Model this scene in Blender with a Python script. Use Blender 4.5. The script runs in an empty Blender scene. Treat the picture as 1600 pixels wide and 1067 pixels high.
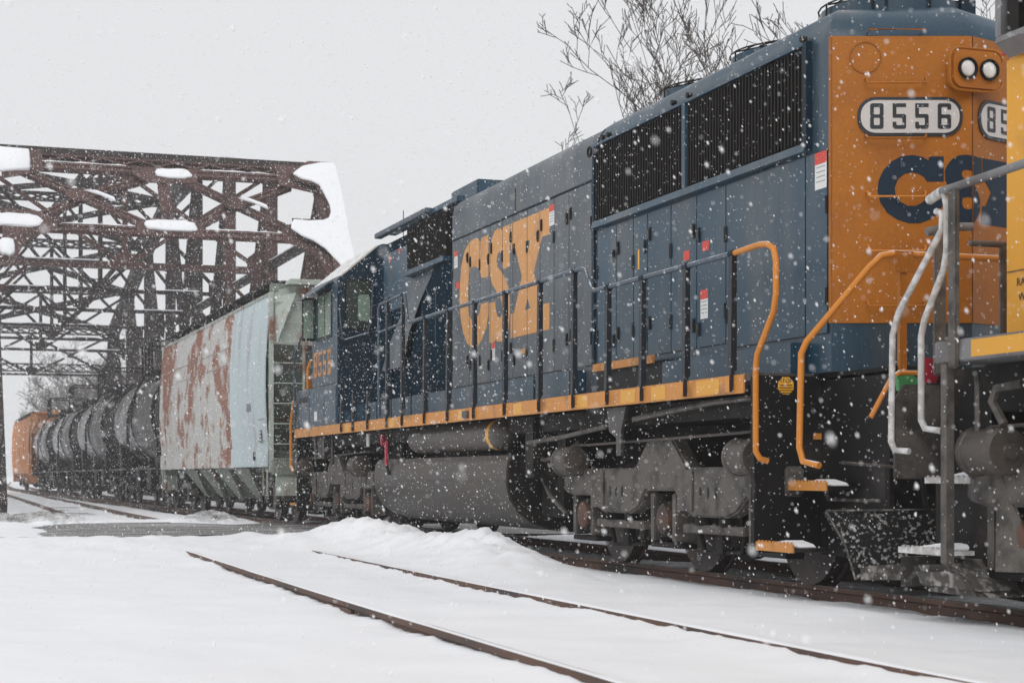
import bpy, bmesh, math, random
import numpy as np
from mathutils import Vector, Matrix
random.seed(7); np.random.seed(7)
R = math.radians
SC = bpy.context.scene
COL = SC.collection
# ------------------------------------------------------------------ camera
cam_d = bpy.data.cameras.new('camera'); cam = bpy.data.objects.new('camera', cam_d); COL.objects.link(cam)
SC.camera = cam
cam.location = (-7.98, 0.0, 0.918)
cam.rotation_euler = (R(90), 0, -math.atan(935 / 2700))
cam_d.sensor_width = 36; cam_d.lens = 36 * 2700 / 1600
cam_d.shift_y = 210.5 / 1600
cam_d.clip_start = 0.1; cam_d.clip_end = 6000
cam_d.dof.use_dof = True; cam_d.dof.focus_distance = 18.0; cam_d.dof.aperture_fstop = 4.0
# ------------------------------------------------------------------ sky and sun (overcast, falling snow)
SUN_EL, SUN_AZ = R(42), R(205)
W = bpy.data.worlds.new('World'); SC.world = W; W.use_nodes = True
nt = W.node_tree; nt.nodes.clear()
sky = nt.nodes.new('ShaderNodeTexSky'); sky.sky_type = 'NISHITA'; sky.sun_disc = False
sky.sun_elevation = SUN_EL; sky.sun_rotation = SUN_AZ; sky.dust_density = 6; sky.air_density = 1.0
hsv = nt.nodes.new('ShaderNodeHueSaturation'); hsv.inputs['Saturation'].default_value = 0.12
bg = nt.nodes.new('ShaderNodeBackground'); bg.inputs['Strength'].default_value = 0.02
cl = nt.nodes.new('ShaderNodeBackground'); cl.inputs['Color'].default_value = (0.855, 0.865, 0.885, 1); cl.inputs['Strength'].default_value = 0.80
ad = nt.nodes.new('ShaderNodeAddShader'); out = nt.nodes.new('ShaderNodeOutputWorld')
nt.links.new(sky.outputs[0], hsv.inputs['Color']); nt.links.new(hsv.outputs[0], bg.inputs['Color'])
nt.links.new(bg.outputs[0], ad.inputs[0]); nt.links.new(cl.outputs[0], ad.inputs[1]); nt.links.new(ad.outputs[0], out.inputs['Surface'])
sun_d = bpy.data.lights.new('sun', 'SUN'); sun = bpy.data.objects.new('sun', sun_d); COL.objects.link(sun)
sun_d.energy = 0.7; sun_d.angle = R(40); sun_d.color = (1, 0.97, 0.94)
sun.rotation_euler = (R(90) - SUN_EL, 0, math.pi - SUN_AZ + R(0))
_d = Vector((math.sin(SUN_AZ) * math.cos(SUN_EL), math.cos(SUN_AZ) * math.cos(SUN_EL), math.sin(SUN_EL)))
sun.rotation_euler = _d.to_track_quat('Z', 'Y').to_euler()
SC.view_settings.view_transform = 'Standard'; SC.view_settings.look = 'None'
SC.view_settings.exposure = 0.06; SC.view_settings.gamma = 1.0
SC.cycles.use_denoising = True
SC.cycles.max_bounces = 6; SC.cycles.volume_bounces = 1; SC.cycles.diffuse_bounces = 3
SC.cycles.caustics_reflective = False; SC.cycles.caustics_refractive = False
# ------------------------------------------------------------------ helpers
class MB:
    def __init__(s): s.v = []; s.f = []
    def add(s, vs, fs):
        o = len(s.v); s.v += [tuple(map(float, p)) for p in vs]; s.f += [tuple(i + o for i in f) for f in fs]; return s
    def box(s, x0, x1, y0, y1, z0, z1):
        return s.add([(x0,y0,z0),(x1,y0,z0),(x1,y1,z0),(x0,y1,z0),(x0,y0,z1),(x1,y0,z1),(x1,y1,z1),(x0,y1,z1)],
                     [(0,3,2,1),(4,5,6,7),(0,1,5,4),(1,2,6,5),(2,3,7,6),(3,0,4,7)])
    def bar(s, a, b, w, h, up=(0,0,1)):
        a = Vector(a); b = Vector(b); d = (b - a).normalized(); u = Vector(up)
        if abs(d.dot(u)) > 0.98: u = Vector((0,1,0)) if abs(d.y) < 0.9 else Vector((1,0,0))
        x = d.cross(u).normalized() * (w / 2); y = x.cross(d).normalized() * (h / 2)
        p = [q + i * x + j * y for q in (a, b) for i, j in ((-1,-1),(1,-1),(1,1),(-1,1))]
        return s.add(p, [(0,1,2,3)[::-1],(4,5,6,7),(0,1,5,4),(1,2,6,5),(2,3,7,6),(3,0,4,7)])
    def cyl(s, a, b, r, n=16, r2=None, caps=True):
        a = Vector(a); b = Vector(b); d = (b - a).normalized()
        u = Vector((0,0,1)) if abs(d.z) < 0.9 else Vector((1,0,0))
        x = d.cross(u).normalized(); y = d.cross(x).normalized(); r2 = r if r2 is None else r2
        vs = [a + r * (math.cos(t) * x + math.sin(t) * y) for t in [2*math.pi*i/n for i in range(n)]]
        vs += [b + r2 * (math.cos(t) * x + math.sin(t) * y) for t in [2*math.pi*i/n for i in range(n)]]
        fs = [(i, (i+1) % n, n + (i+1) % n, n + i) for i in range(n)]
        if caps: fs += [tuple(range(n))[::-1], tuple(range(n, 2*n))]
        return s.add(vs, fs)
    def tube(s, pts, r, n=8):
        pts = [Vector(p) for p in pts]; o = len(s.v); k = len(pts); N = None
        rs = r if isinstance(r, (list, tuple)) else [r] * k
        for i, p in enumerate(pts):
            d = ((pts[min(i+1,k-1)] - p).normalized() + (p - pts[max(i-1,0)]).normalized())
            d = d.normalized() if d.length > 1e-6 else Vector((0,0,1))
            if N is None:
                u = Vector((0,0,1)) if abs(d.z) < 0.9 else Vector((1,0,0)); N = d.cross(u).normalized()
            else: N = (N - d * N.dot(d)).normalized()
            B = d.cross(N)
            for j in range(n):
                t = 2*math.pi*j/n; s.v.append(tuple(p + rs[i] * (math.cos(t) * N + math.sin(t) * B)))
        for i in range(k-1):
            for j in range(n):
                s.f.append((o+i*n+j, o+i*n+(j+1)%n, o+(i+1)*n+(j+1)%n, o+(i+1)*n+j))
        s.f.append(tuple(o+j for j in range(n))[::-1]); s.f.append(tuple(o+(k-1)*n+j for j in range(n)))
        return s
    def prism(s, poly, axis, a, b):
        # poly of 2D points; axis 'x': (y,z), 'y': (x,z), 'z': (x,y)
        n = len(poly)
        m = {'x': lambda p, t: (t, p[0], p[1]), 'y': lambda p, t: (p[0], t, p[1]), 'z': lambda p, t: (p[0], p[1], t)}[axis]
        return s.add([m(p, a) for p in poly] + [m(p, b) for p in poly],
                     [tuple(range(n))[::-1], tuple(range(n, 2*n))] + [(i, (i+1) % n, n + (i+1) % n, n + i) for i in range(n)])
    def loft(s, rings, closed=True, caps=True):
        n = len(rings[0]); o = len(s.v)
        for r in rings: s.v += [tuple(map(float, p)) for p in r]
        for i in range(len(rings)-1):
            for j in range(n if closed else n-1):
                s.f.append((o+i*n+j, o+i*n+(j+1)%n, o+(i+1)*n+(j+1)%n, o+(i+1)*n+j))
        if caps and closed: s.f.append(tuple(o+j for j in range(n))[::-1]); s.f.append(tuple(o+(len(rings)-1)*n+j for j in range(n)))
        return s
    def lathe(s, prof, c, axis='x', n=24):
        rings = []
        for (r, t) in prof:
            ring = []
            for i in range(n):
                a = 2*math.pi*i/n; u, v = r*math.cos(a), r*math.sin(a)
                ring.append({'x': (c[0]+t, c[1]+u, c[2]+v), 'y': (c[0]+u, c[1]+t, c[2]+v), 'z': (c[0]+u, c[1]+v, c[2]+t)}[axis])
            rings.append(ring)
        return s.loft(rings)
    def mesh(s, name, off=(0,0,0), smooth=None, bevel=0):
        me = bpy.data.meshes.new(name)
        me.from_pydata([(x-off[0], y-off[1], z-off[2]) for x, y, z in s.v], [], s.f)
        bm = bmesh.new(); bm.from_mesh(me)
        bmesh.ops.recalc_face_normals(bm, faces=bm.faces[:])
        if bevel:
            es = [e for e in bm.edges if len(e.link_faces) == 2 and e.calc_face_angle(0) > 0.6]
            bmesh.ops.bevel(bm, geom=es, offset=bevel, segments=2, affect='EDGES', clamp_overlap=True)
        bm.to_mesh(me); bm.free()
        if smooth is not None:
            me.shade_smooth(); me.set_sharp_from_angle(angle=R(smooth))
        return me
def glyph(polys, depth=0.002):
    cu = bpy.data.curves.new('g', 'CURVE'); cu.dimensions = '2D'; cu.fill_mode = 'BOTH'; cu.extrude = depth
    for pl in polys:
        sp = cu.splines.new('POLY'); sp.points.add(len(pl)-1)
        for q, p in zip(sp.points, pl): q.co = (p[0], p[1], 0, 1)
        sp.use_cyclic_u = True
    ob = bpy.data.objects.new('g', cu); COL.objects.link(ob)
    me = bpy.data.meshes.new_from_object(ob.evaluated_get(bpy.context.evaluated_depsgraph_get()))
    bpy.data.objects.remove(ob); bpy.data.curves.remove(cu)
    return me
def text_mesh(txt, size, depth=0.001):
    cu = bpy.data.curves.new('t', 'FONT'); cu.body = txt; cu.size = size; cu.extrude = depth; cu.align_x = 'CENTER'; cu.resolution_u = 3
    ob = bpy.data.objects.new('t', cu); COL.objects.link(ob)
    me = bpy.data.meshes.new_from_object(ob.evaluated_get(bpy.context.evaluated_depsgraph_get()))
    bpy.data.objects.remove(ob); bpy.data.curves.remove(cu)
    return me
def thing(name, label, cat, loc=(0,0,0), group=None):
    o = bpy.data.objects.new(name, None); COL.objects.link(o); o.location = loc
    o['label'] = label; o['category'] = cat
    if group: o['group'] = group
    return o
def base(o):
    l = Vector((0,0,0))
    while o is not None: l += o.location; o = o.parent
    return l
def P(parent, name, mb, mat, smooth=None, bevel=0, label=None, kind=None):
    off = base(parent) if parent else Vector((0,0,0))
    me = mb.mesh(name, off, smooth, bevel) if isinstance(mb, MB) else mb
    if mat and not me.materials: me.materials.append(mat)
    o = bpy.data.objects.new(name, me); COL.objects.link(o)
    if parent: o.parent = parent
    if label: o['label'] = label
    if kind: o['kind'] = kind
    return o
def place(parent, name, me, mat, mtx, label=None):
    # mesh data given in its own frame, set with a world matrix
    if mat and not me.materials: me.materials.append(mat)
    o = bpy.data.objects.new(name, me); COL.objects.link(o)
    if parent:
        o.parent = parent
        mtx = Matrix.Translation(-base(parent)) @ mtx
    o.matrix_local = mtx
    if label: o['label'] = label
    return o
def copy_tree(o, parent=None):
    c = o.copy(); COL.objects.link(c); c.parent = parent
    for ch in o.children: copy_tree(ch, c)
    return c
# ------------------------------------------------------------------ materials
def mat(name, col, rough=0.6, metal=0.0, var=0.15, scale=3.0, dirt=None, dirt_amt=0.0, dirt_scale=2.0, stretch=(1,1,1), bump=0.0,
        snow=0.0, coat=0.0, spec=0.5, fine=0.0):
    m = bpy.data.materials.new(name); m.use_nodes = True; t = m.node_tree; N = t.nodes; L = t.links
    b = N['Principled BSDF']; b.inputs['Roughness'].default_value = rough; b.inputs['Metallic'].default_value = metal
    b.inputs['Specular IOR Level'].default_value = spec
    if coat: b.inputs['Coat Weight'].default_value = coat; b.inputs['Coat Roughness'].default_value = 0.15
    tc = N.new('ShaderNodeTexCoord'); mp = N.new('ShaderNodeMapping'); mp.inputs['Scale'].default_value = stretch
    L.new(tc.outputs['Object'], mp.inputs['Vector'])
    def noise(sc, det=4):
        n = N.new('ShaderNodeTexNoise'); n.inputs['Scale'].default_value = sc; n.inputs['Detail'].default_value = det
        L.new(mp.outputs[0], n.inputs['Vector']); return n
    n1 = noise(scale)
    mx = N.new('ShaderNodeMix'); mx.data_type = 'RGBA'
    mx.inputs[6].default_value = (*[c*(1-var) for c in col], 1); mx.inputs[7].default_value = (*[min(1, c*(1+var)) for c in col], 1)
    L.new(n1.outputs['Fac'], mx.inputs[0]); cur = mx.outputs[2]
    if dirt:
        n2 = noise(dirt_scale, 6); rp = N.new('ShaderNodeValToRGB')
        rp.color_ramp.elements[0].position = 0.62 - 0.35*dirt_amt; rp.color_ramp.elements[1].position = 0.74 - 0.2*dirt_amt
        L.new(n2.outputs['Fac'], rp.inputs[0])
        m2 = N.new('ShaderNodeMix'); m2.data_type = 'RGBA'; m2.inputs[7].default_value = (*dirt, 1)
        L.new(rp.outputs[0], m2.inputs[0]); L.new(cur, m2.inputs[6]); cur = m2.outputs[2]
    if snow:
        g = N.new('ShaderNodeNewGeometry'); sx = N.new('ShaderNodeSeparateXYZ'); L.new(g.outputs['Normal'], sx.inputs[0])
        n3 = noise(9, 5); ma = N.new('ShaderNodeMath'); ma.operation = 'MULTIPLY_ADD'; ma.inputs[1].default_value = 0.9; 
        L.new(n3.outputs['Fac'], ma.inputs[0]); L.new(sx.outputs['Z'], ma.inputs[2])
        r3 = N.new('ShaderNodeValToRGB'); r3.color_ramp.elements[0].position = 1.45 - 0.5*snow if 1.45-0.5*snow < 1 else 0.99
        mr = N.new('ShaderNodeMapRange'); mr.inputs['From Min'].default_value = 1.35 - 0.7*snow; mr.inputs['From Max'].default_value = 1.5 - 0.6*snow
        L.new(ma.outputs[0], mr.inputs['Value'])
        m3 = N.new('ShaderNodeMix'); m3.data_type = 'RGBA'; m3.inputs[7].default_value = (0.82, 0.83, 0.85, 1)
        L.new(mr.outputs[0], m3.inputs[0]); L.new(cur, m3.inputs[6]); cur = m3.outputs[2]
        N.remove(r3)
    if fine:
        n5 = noise(38, 6); n5.inputs['Roughness'].default_value = 0.75
        hs = N.new('ShaderNodeHueSaturation'); mr5 = N.new('ShaderNodeMapRange'); mr5.inputs['From Min'].default_value = 0.3; mr5.inputs['From Max'].default_value = 0.7
        mr5.inputs['To Min'].default_value = 1-fine; mr5.inputs['To Max'].default_value = 1+fine; L.new(n5.outputs['Fac'], mr5.inputs['Value'])
        oi = N.new('ShaderNodeObjectInfo'); mo = N.new('ShaderNodeMapRange'); mo.inputs['To Min'].default_value = 0.90; mo.inputs['To Max'].default_value = 1.10; L.new(oi.outputs['Random'], mo.inputs['Value'])
        mq = N.new('ShaderNodeMath'); mq.operation = 'MULTIPLY'; L.new(mr5.outputs[0], mq.inputs[0]); L.new(mo.outputs[0], mq.inputs[1]); L.new(mq.outputs[0], hs.inputs['Value']); L.new(cur, hs.inputs['Color']); cur = hs.outputs['Color']
        mr6 = N.new('ShaderNodeMapRange'); mr6.inputs['From Min'].default_value = 0.3; mr6.inputs['From Max'].default_value = 0.7
        mr6.inputs['To Min'].default_value = max(0.1, rough-0.12); mr6.inputs['To Max'].default_value = rough+0.15
        L.new(n1.outputs['Fac'], mr6.inputs['Value']); L.new(mr6.outputs[0], b.inputs['Roughness'])
    L.new(cur, b.inputs['Base Color'])
    if bump:
        n4 = noise(scale*6, 4); bp = N.new('ShaderNodeBump'); bp.inputs['Strength'].default_value = bump; bp.inputs['Distance'].default_value = 0.01
        L.new(n4.outputs['Fac'], bp.inputs['Height']); L.new(bp.outputs[0], b.inputs['Normal'])
    return m
M = {}
M['blue'] = mat('blue_paint', (0.014, 0.052, 0.088), 0.32, var=0.42, scale=1.3, dirt=(0.055, 0.080, 0.100), dirt_amt=0.36, dirt_scale=2.2, stretch=(1,1,0.16), bump=0.04, fine=0.25)
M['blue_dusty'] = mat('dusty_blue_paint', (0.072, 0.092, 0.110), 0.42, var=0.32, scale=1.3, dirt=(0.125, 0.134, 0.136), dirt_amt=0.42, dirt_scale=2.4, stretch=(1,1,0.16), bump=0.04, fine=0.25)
M['navy'] = mat('navy_paint_and_shade', (0.0035, 0.017, 0.033), 0.5, var=0.3, scale=1.3, fine=0.2, spec=0.25)
M['navy_shaded'] = mat('shaded_navy_paint', (0.004, 0.020, 0.036), 0.8, var=0.4, scale=1.3, fine=0.25, spec=0.04)  # flat dark navy holds the front hood's dark reflection in its colour
M['post'] = mat('post_paint', (0.008, 0.012, 0.018), 0.45, var=0.3, scale=4)
M['orange'] = mat('orange_paint', (0.40, 0.132, 0.006), 0.5, spec=0.35, var=0.14, scale=1.2, fine=0.15, dirt=(0.34, 0.110, 0.010), dirt_amt=0.45, dirt_scale=1.6, stretch=(1,1,0.4))
M['gold'] = mat('gold_paint', (0.60, 0.245, 0.045), 0.5, var=0.12, scale=2.0, dirt=(0.30,0.13,0.04), dirt_amt=0.22, dirt_scale=3)
M['letter'] = mat('letter_paint', (0.66, 0.32, 0.105), 0.55, var=0.08, scale=2, dirt=(0.5,0.24,0.09), dirt_amt=0.3, dirt_scale=2)
M['handrail_orange'] = mat('handrail_orange', (0.62, 0.22, 0.02), 0.45, var=0.1, snow=0.25)
M['handrail_blue'] = mat('handrail_blue', (0.06, 0.085, 0.115), 0.42, var=0.15, snow=0.3)
M['black'] = mat('black_paint', (0.008, 0.008, 0.009), 0.5, spec=0.25, var=0.3, dirt=(0.035,0.031,0.028), dirt_amt=0.2)
M['slat'] = mat('black_slat', (0.011, 0.009, 0.008), 0.65, spec=0.2, var=0.3, scale=6)
M['grime'] = mat('grimy_steel', (0.105, 0.092, 0.081), 0.6, var=0.45, scale=2.5, dirt=(0.03,0.027,0.024), dirt_amt=0.42, dirt_scale=4.5, bump=0.25, fine=0.3)
M['grime_dark'] = mat('dark_grimy_steel', (0.010, 0.0085, 0.0075), 0.65, spec=0.25, var=0.5, scale=3, fine=0.3, dirt=(0.045,0.036,0.030), dirt_amt=0.22, dirt_scale=3, bump=0.25)
M['tank_grey'] = mat('dusty_tank_paint', (0.052, 0.045, 0.039), 0.45, var=0.4, scale=1.2, fine=0.2, dirt=(0.085,0.070,0.058), dirt_amt=0.5, dirt_scale=1.2, stretch=(1,0.4,1))
M['wheel'] = mat('wheel_steel', (0.045, 0.035, 0.030), 0.5, metal=0.3, var=0.4, scale=4, dirt=(0.09,0.05,0.035), dirt_amt=0.3)
M['white'] = mat('white_paint', (0.75, 0.75, 0.74), 0.5, var=0.05)
M['board'] = mat('number_board', (0.60, 0.57, 0.55), 0.35, var=0.06)
M['ink'] = mat('black_ink', (0.022, 0.025, 0.032), 0.4, var=0.2)
M['red'] = mat('red_print', (0.65, 0.06, 0.035), 0.5, var=0.08)
M['crimson'] = mat('crimson_paint', (0.42, 0.025, 0.05), 0.5)
M['green'] = mat('green_paint', (0.05, 0.25, 0.08), 0.5)
M['sticker_yellow'] = mat('sticker_yellow', (0.85, 0.42, 0.02), 0.4, var=0.05)
M['reflector'] = mat('reflective_tape', (0.72, 0.34, 0.02), 0.35, var=0.06)
M['chrome'] = mat('reflector_chrome', (0.78, 0.76, 0.72), 0.12, metal=0.9, var=0.1, scale=8)
M['lens'] = mat('lamp_lens', (0.80, 0.78, 0.74), 0.08, var=0.25, scale=9, coat=0.6)
M['glass'] = mat('cab_glass', (0.035, 0.045, 0.035), 0.06, var=0.2, spec=0.8)
M['glass_green'] = mat('tinted_pane', (0.20, 0.27, 0.21), 0.08, var=0.12, spec=0.8)
M['cream'] = mat('cab_roof_snowy', (0.52, 0.48, 0.42), 0.7, var=0.12, scale=2.5, snow=0.4)
M['yellow'] = mat('yellow_paint', (0.78, 0.36, 0.022), 0.45, var=0.06, scale=1.2, dirt=(0.60,0.28,0.04), dirt_amt=0.2)
M['grey'] = mat('grey_paint', (0.19, 0.19, 0.195), 0.5, var=0.15, scale=2, dirt=(0.11,0.1,0.1), dirt_amt=0.4, dirt_scale=3)
M['snow_bar'] = mat('snow_caked_pipe', (0.45, 0.43, 0.41), 0.85, var=0.3, scale=12, dirt=(0.70,0.70,0.70), dirt_amt=0.5, dirt_scale=14, bump=0.5)
M['plow'] = mat('snow_caked_plow', (0.012, 0.012, 0.012), 0.6, var=0.2, spec=0.2, dirt=(0.50,0.49,0.48), dirt_amt=0.24, dirt_scale=30, bump=0.3)
M['plow_heavy'] = mat('packed_dirty_snow', (0.075, 0.067, 0.060), 0.8, var=0.5, scale=5, dirt=(0.36,0.34,0.32), dirt_amt=0.34, dirt_scale=12, bump=0.6)
M['snow'] = None
def snow_mat(name, dirt_col=None, amt=0.0):
    m = bpy.data.materials.new(name); m.use_nodes = True; t = m.node_tree; N = t.nodes; L = t.links; b = N['Principled BSDF']
    b.inputs['Roughness'].default_value = 0.9; b.inputs['Specular IOR Level'].default_value = 0.2
    tc = N.new('ShaderNodeTexCoord')
    n = N.new('ShaderNodeTexNoise'); n.inputs['Scale'].default_value = 1.3; n.inputs['Detail'].default_value = 5; L.new(tc.outputs['Object'], n.inputs['Vector'])
    mx = N.new('ShaderNodeMix'); mx.data_type = 'RGBA'; mx.inputs[6].default_value = (0.835,0.85,0.88,1); mx.inputs[7].default_value = (0.89,0.90,0.92,1)
    L.new(n.outputs['Fac'], mx.inputs[0]); cur = mx.outputs[2]
    at = N.new('ShaderNodeAttribute'); at.attribute_name = 'dirt'
    n2 = N.new('ShaderNodeTexNoise'); n2.inputs['Scale'].default_value = 5.5; n2.inputs['Detail'].default_value = 8; n2.inputs['Roughness'].default_value = 0.7; L.new(tc.outputs['Object'], n2.inputs['Vector'])
    ma = N.new('ShaderNodeMath'); ma.operation = 'MULTIPLY_ADD'; ma.inputs[1].default_value = 1.5; L.new(n2.outputs['Fac'], ma.inputs[0]); L.new(at.outputs['Fac'], ma.inputs[2])
    mr = N.new('ShaderNodeMapRange'); mr.inputs['From Min'].default_value = 1.05; mr.inputs['From Max'].default_value = 1.65; L.new(ma.outputs[0], mr.inputs['Value'])
    m2 = N.new('ShaderNodeMix'); m2.data_type = 'RGBA'; m2.inputs[7].default_value = (0.16,0.145,0.13,1); L.new(mr.outputs[0], m2.inputs[0]); L.new(cur, m2.inputs[6])
    L.new(m2.outputs[2], b.inputs['Base Color'])
    n3 = N.new('ShaderNodeTexNoise'); n3.inputs['Scale'].default_value = 14; n3.inputs['Detail'].default_value = 6; L.new(tc.outputs['Object'], n3.inputs['Vector'])
    bp = N.new('ShaderNodeBump'); bp.inputs['Strength'].default_value = 0.12; bp.inputs['Distance'].default_value = 0.012
    L.new(n3.outputs['Fac'], bp.inputs['Height']); L.new(bp.outputs[0], b.inputs['Normal'])
    return m
M['snow'] = snow_mat('fresh_snow')
M['rail'] = mat('rusty_rail', (0.115, 0.060, 0.040), 0.7, var=0.3, scale=5, dirt=(0.05,0.035,0.03), dirt_amt=0.4, dirt_scale=4, stretch=(1,0.2,1))
M['railtop'] = mat('worn_rail_head', (0.20, 0.19, 0.19), 0.35, metal=0.6, var=0.15)
M['tie'] = mat('creosoted_tie', (0.04, 0.032, 0.028), 0.9, var=0.4)
M['road'] = mat('slushy_asphalt', (0.14, 0.135, 0.13), 0.75, var=0.3, scale=1.2, dirt=(0.50,0.495,0.49), dirt_amt=0.42, dirt_scale=1.6, stretch=(0.25,2.2,1), bump=0.5)
M['hopper_pale'] = mat('pale_blue_grey_paint', (0.50, 0.585, 0.605), 0.6, var=0.07, scale=1.5, dirt=(0.40,0.43,0.43), dirt_amt=0.25, dirt_scale=2.5, stretch=(1,1,0.15))
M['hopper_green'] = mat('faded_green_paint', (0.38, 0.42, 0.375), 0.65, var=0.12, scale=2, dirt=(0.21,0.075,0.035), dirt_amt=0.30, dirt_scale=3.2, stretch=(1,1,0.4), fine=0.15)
M['hopper_shade'] = mat('shaded_green_paint', (0.17, 0.195, 0.165), 0.7, var=0.25, scale=2, dirt=(0.16,0.08,0.045), dirt_amt=0.15, dirt_scale=3)  # darker copy of the faded green, shade of recesses and bays painted in
M['tank'] = mat('black_tank_car', (0.020, 0.018, 0.017), 0.26, var=0.4, scale=1.0, fine=0.3, dirt=(0.050,0.041,0.036), dirt_amt=0.30, dirt_scale=0.5, stretch=(1,0.5,0.6))
M['hopper_orange'] = mat('faded_orange_hopper', (0.52, 0.20, 0.055), 0.65, var=0.15, scale=1, dirt=(0.50,0.27,0.16), dirt_amt=0.5, dirt_scale=0.7, stretch=(1,1,0.3))
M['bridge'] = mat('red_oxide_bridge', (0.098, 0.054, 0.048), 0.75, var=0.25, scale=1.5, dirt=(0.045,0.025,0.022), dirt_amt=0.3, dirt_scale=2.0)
M['bridge_dark'] = mat('dark_brown_bridge', (0.034, 0.023, 0.021), 0.8, var=0.3, scale=1.5, dirt=(0.014,0.011,0.011), dirt_amt=0.4, dirt_scale=1.5)  # darker brown for inner, far and left-hand members
M['bark'] = mat('bare_bark', (0.075, 0.060, 0.052), 0.9, var=0.3, scale=4)
M['bark_far'] = mat('pale_bark', (0.10, 0.088, 0.082), 0.95, var=0.3, scale=1)
M['flake'] = bpy.data.materials.new('snow_flake'); M['flake'].use_nodes = True
_t = M['flake'].node_tree; _t.nodes.clear(); _a = _t.nodes.new('ShaderNodeBsdfDiffuse'); _o = _t.nodes.new('ShaderNodeOutputMaterial')
_a.inputs['Color'].default_value = (0.97, 0.975, 0.985, 1); _t.links.new(_a.outputs[0], _o.inputs['Surface'])
def rust_side():
    m = bpy.data.materials.new('rust_streaked_paint'); m.use_nodes = True; t = m.node_tree; N = t.nodes; L = t.links; b = N['Principled BSDF']
    b.inputs['Roughness'].default_value = 0.7
    tc = N.new('ShaderNodeTexCoord')
    def nz(stretch, sc, det, lo, hi):
        mp = N.new('ShaderNodeMapping'); mp.inputs['Scale'].default_value = stretch; L.new(tc.outputs['Object'], mp.inputs['Vector'])
        n = N.new('ShaderNodeTexNoise'); n.inputs['Scale'].default_value = sc; n.inputs['Detail'].default_value = det; n.inputs['Roughness'].default_value = 0.62
        L.new(mp.outputs[0], n.inputs['Vector'])
        mr = N.new('ShaderNodeMapRange'); mr.inputs['From Min'].default_value = lo; mr.inputs['From Max'].default_value = hi; L.new(n.outputs['Fac'], mr.inputs['Value'])
        return mr.outputs[0]
    a = nz((1, 0.60, 0.70), 1.6, 10, 0.480, 0.535)      # vertical runs
    c = nz((1, 0.30, 0.45), 1.0, 4, 0.41, 0.47)       # patches that hold them
    d = nz((1, 2.0, 0.35), 3.0, 6, 0.60, 0.66)       # flaked spots
    ml = N.new('ShaderNodeMath'); ml.operation = 'MULTIPLY'; L.new(a, ml.inputs[0]); L.new(c, ml.inputs[1])
    m4 = N.new('ShaderNodeMath'); m4.operation = 'MULTIPLY'; m4.inputs[1].default_value = 0.6; L.new(d, m4.inputs[0])
    mm = N.new('ShaderNodeMath'); mm.operation = 'MAXIMUM'; L.new(ml.outputs[0], mm.inputs[0]); L.new(m4.outputs[0], mm.inputs[1])
    mx = N.new('ShaderNodeMix'); mx.data_type = 'RGBA'; mx.inputs[6].default_value = (0.50,0.515,0.50,1); mx.inputs[7].default_value = (0.25,0.105,0.068,1)
    L.new(mm.outputs[0], mx.inputs[0])
    w = nz((1, 2, 0.3), 1.2, 4, 0.35, 0.75)
    m2 = N.new('ShaderNodeMix'); m2.data_type = 'RGBA'; m2.inputs[7].default_value = (0.42,0.24,0.14,1)
    f = N.new('ShaderNodeMath'); f.operation = 'MULTIPLY'; f.inputs[1].default_value = 0.22; L.new(w, f.inputs[0])
    L.new(f.outputs[0], m2.inputs[0]); L.new(mx.outputs[2], m2.inputs[6]); L.new(m2.outputs[2], b.inputs['Base Color'])
    return m
M['rust_side'] = rust_side()
# ------------------------------------------------------------------ ground
def vnoise(x, y, seed):
    xi = np.floor(x).astype(np.int64); yi = np.floor(y).astype(np.int64); fx = x-xi; fy = y-yi
    fx = fx*fx*(3-2*fx); fy = fy*fy*(3-2*fy)
    def h(a, b):
        n = (a*374761393 + b*668265263 + seed*974634777) & 0xffffffff
        n = ((n ^ (n >> 13)) * 1274126177) & 0xffffffff
        return ((n ^ (n >> 16)) & 0xffff) / 65535.0
    return (h(xi,yi)*(1-fx)+h(xi+1,yi)*fx)*(1-fy) + (h(xi,yi+1)*(1-fx)+h(xi+1,yi+1)*fx)*fy - 0.5
def fbm(x, y, seed, o=4):
    r = 0; a = 1.0
    for i in range(o): r = r + a*vnoise(x*2**i, y*2**i, seed+i); a *= 0.5
    return r
_ys = np.arange(-60, 420, 1.0)
def _curve(ks, vs):
    v = np.interp(_ys, ks, vs); k = np.ones(13)/13; p = np.pad(v, 6, mode='edge'); return np.convolve(p, k, 'valid')
SIDING = _curve([-60,12,21,30,49,58,135,200,420], [-4.25,-4.25,-4.03,-3.85,-3.58,-3.3,-1.9,0.2,12])
MAIN = _curve([-60,135,200,420], [0,0,2.5,15])
def sid(y): return np.interp(y, _ys, SIDING)
def man(y): return np.interp(y, _ys, MAIN)
def sst(a, b, t): u = np.clip((t-a)/(b-a), 0, 1); return u*u*(3-2*u)
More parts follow.
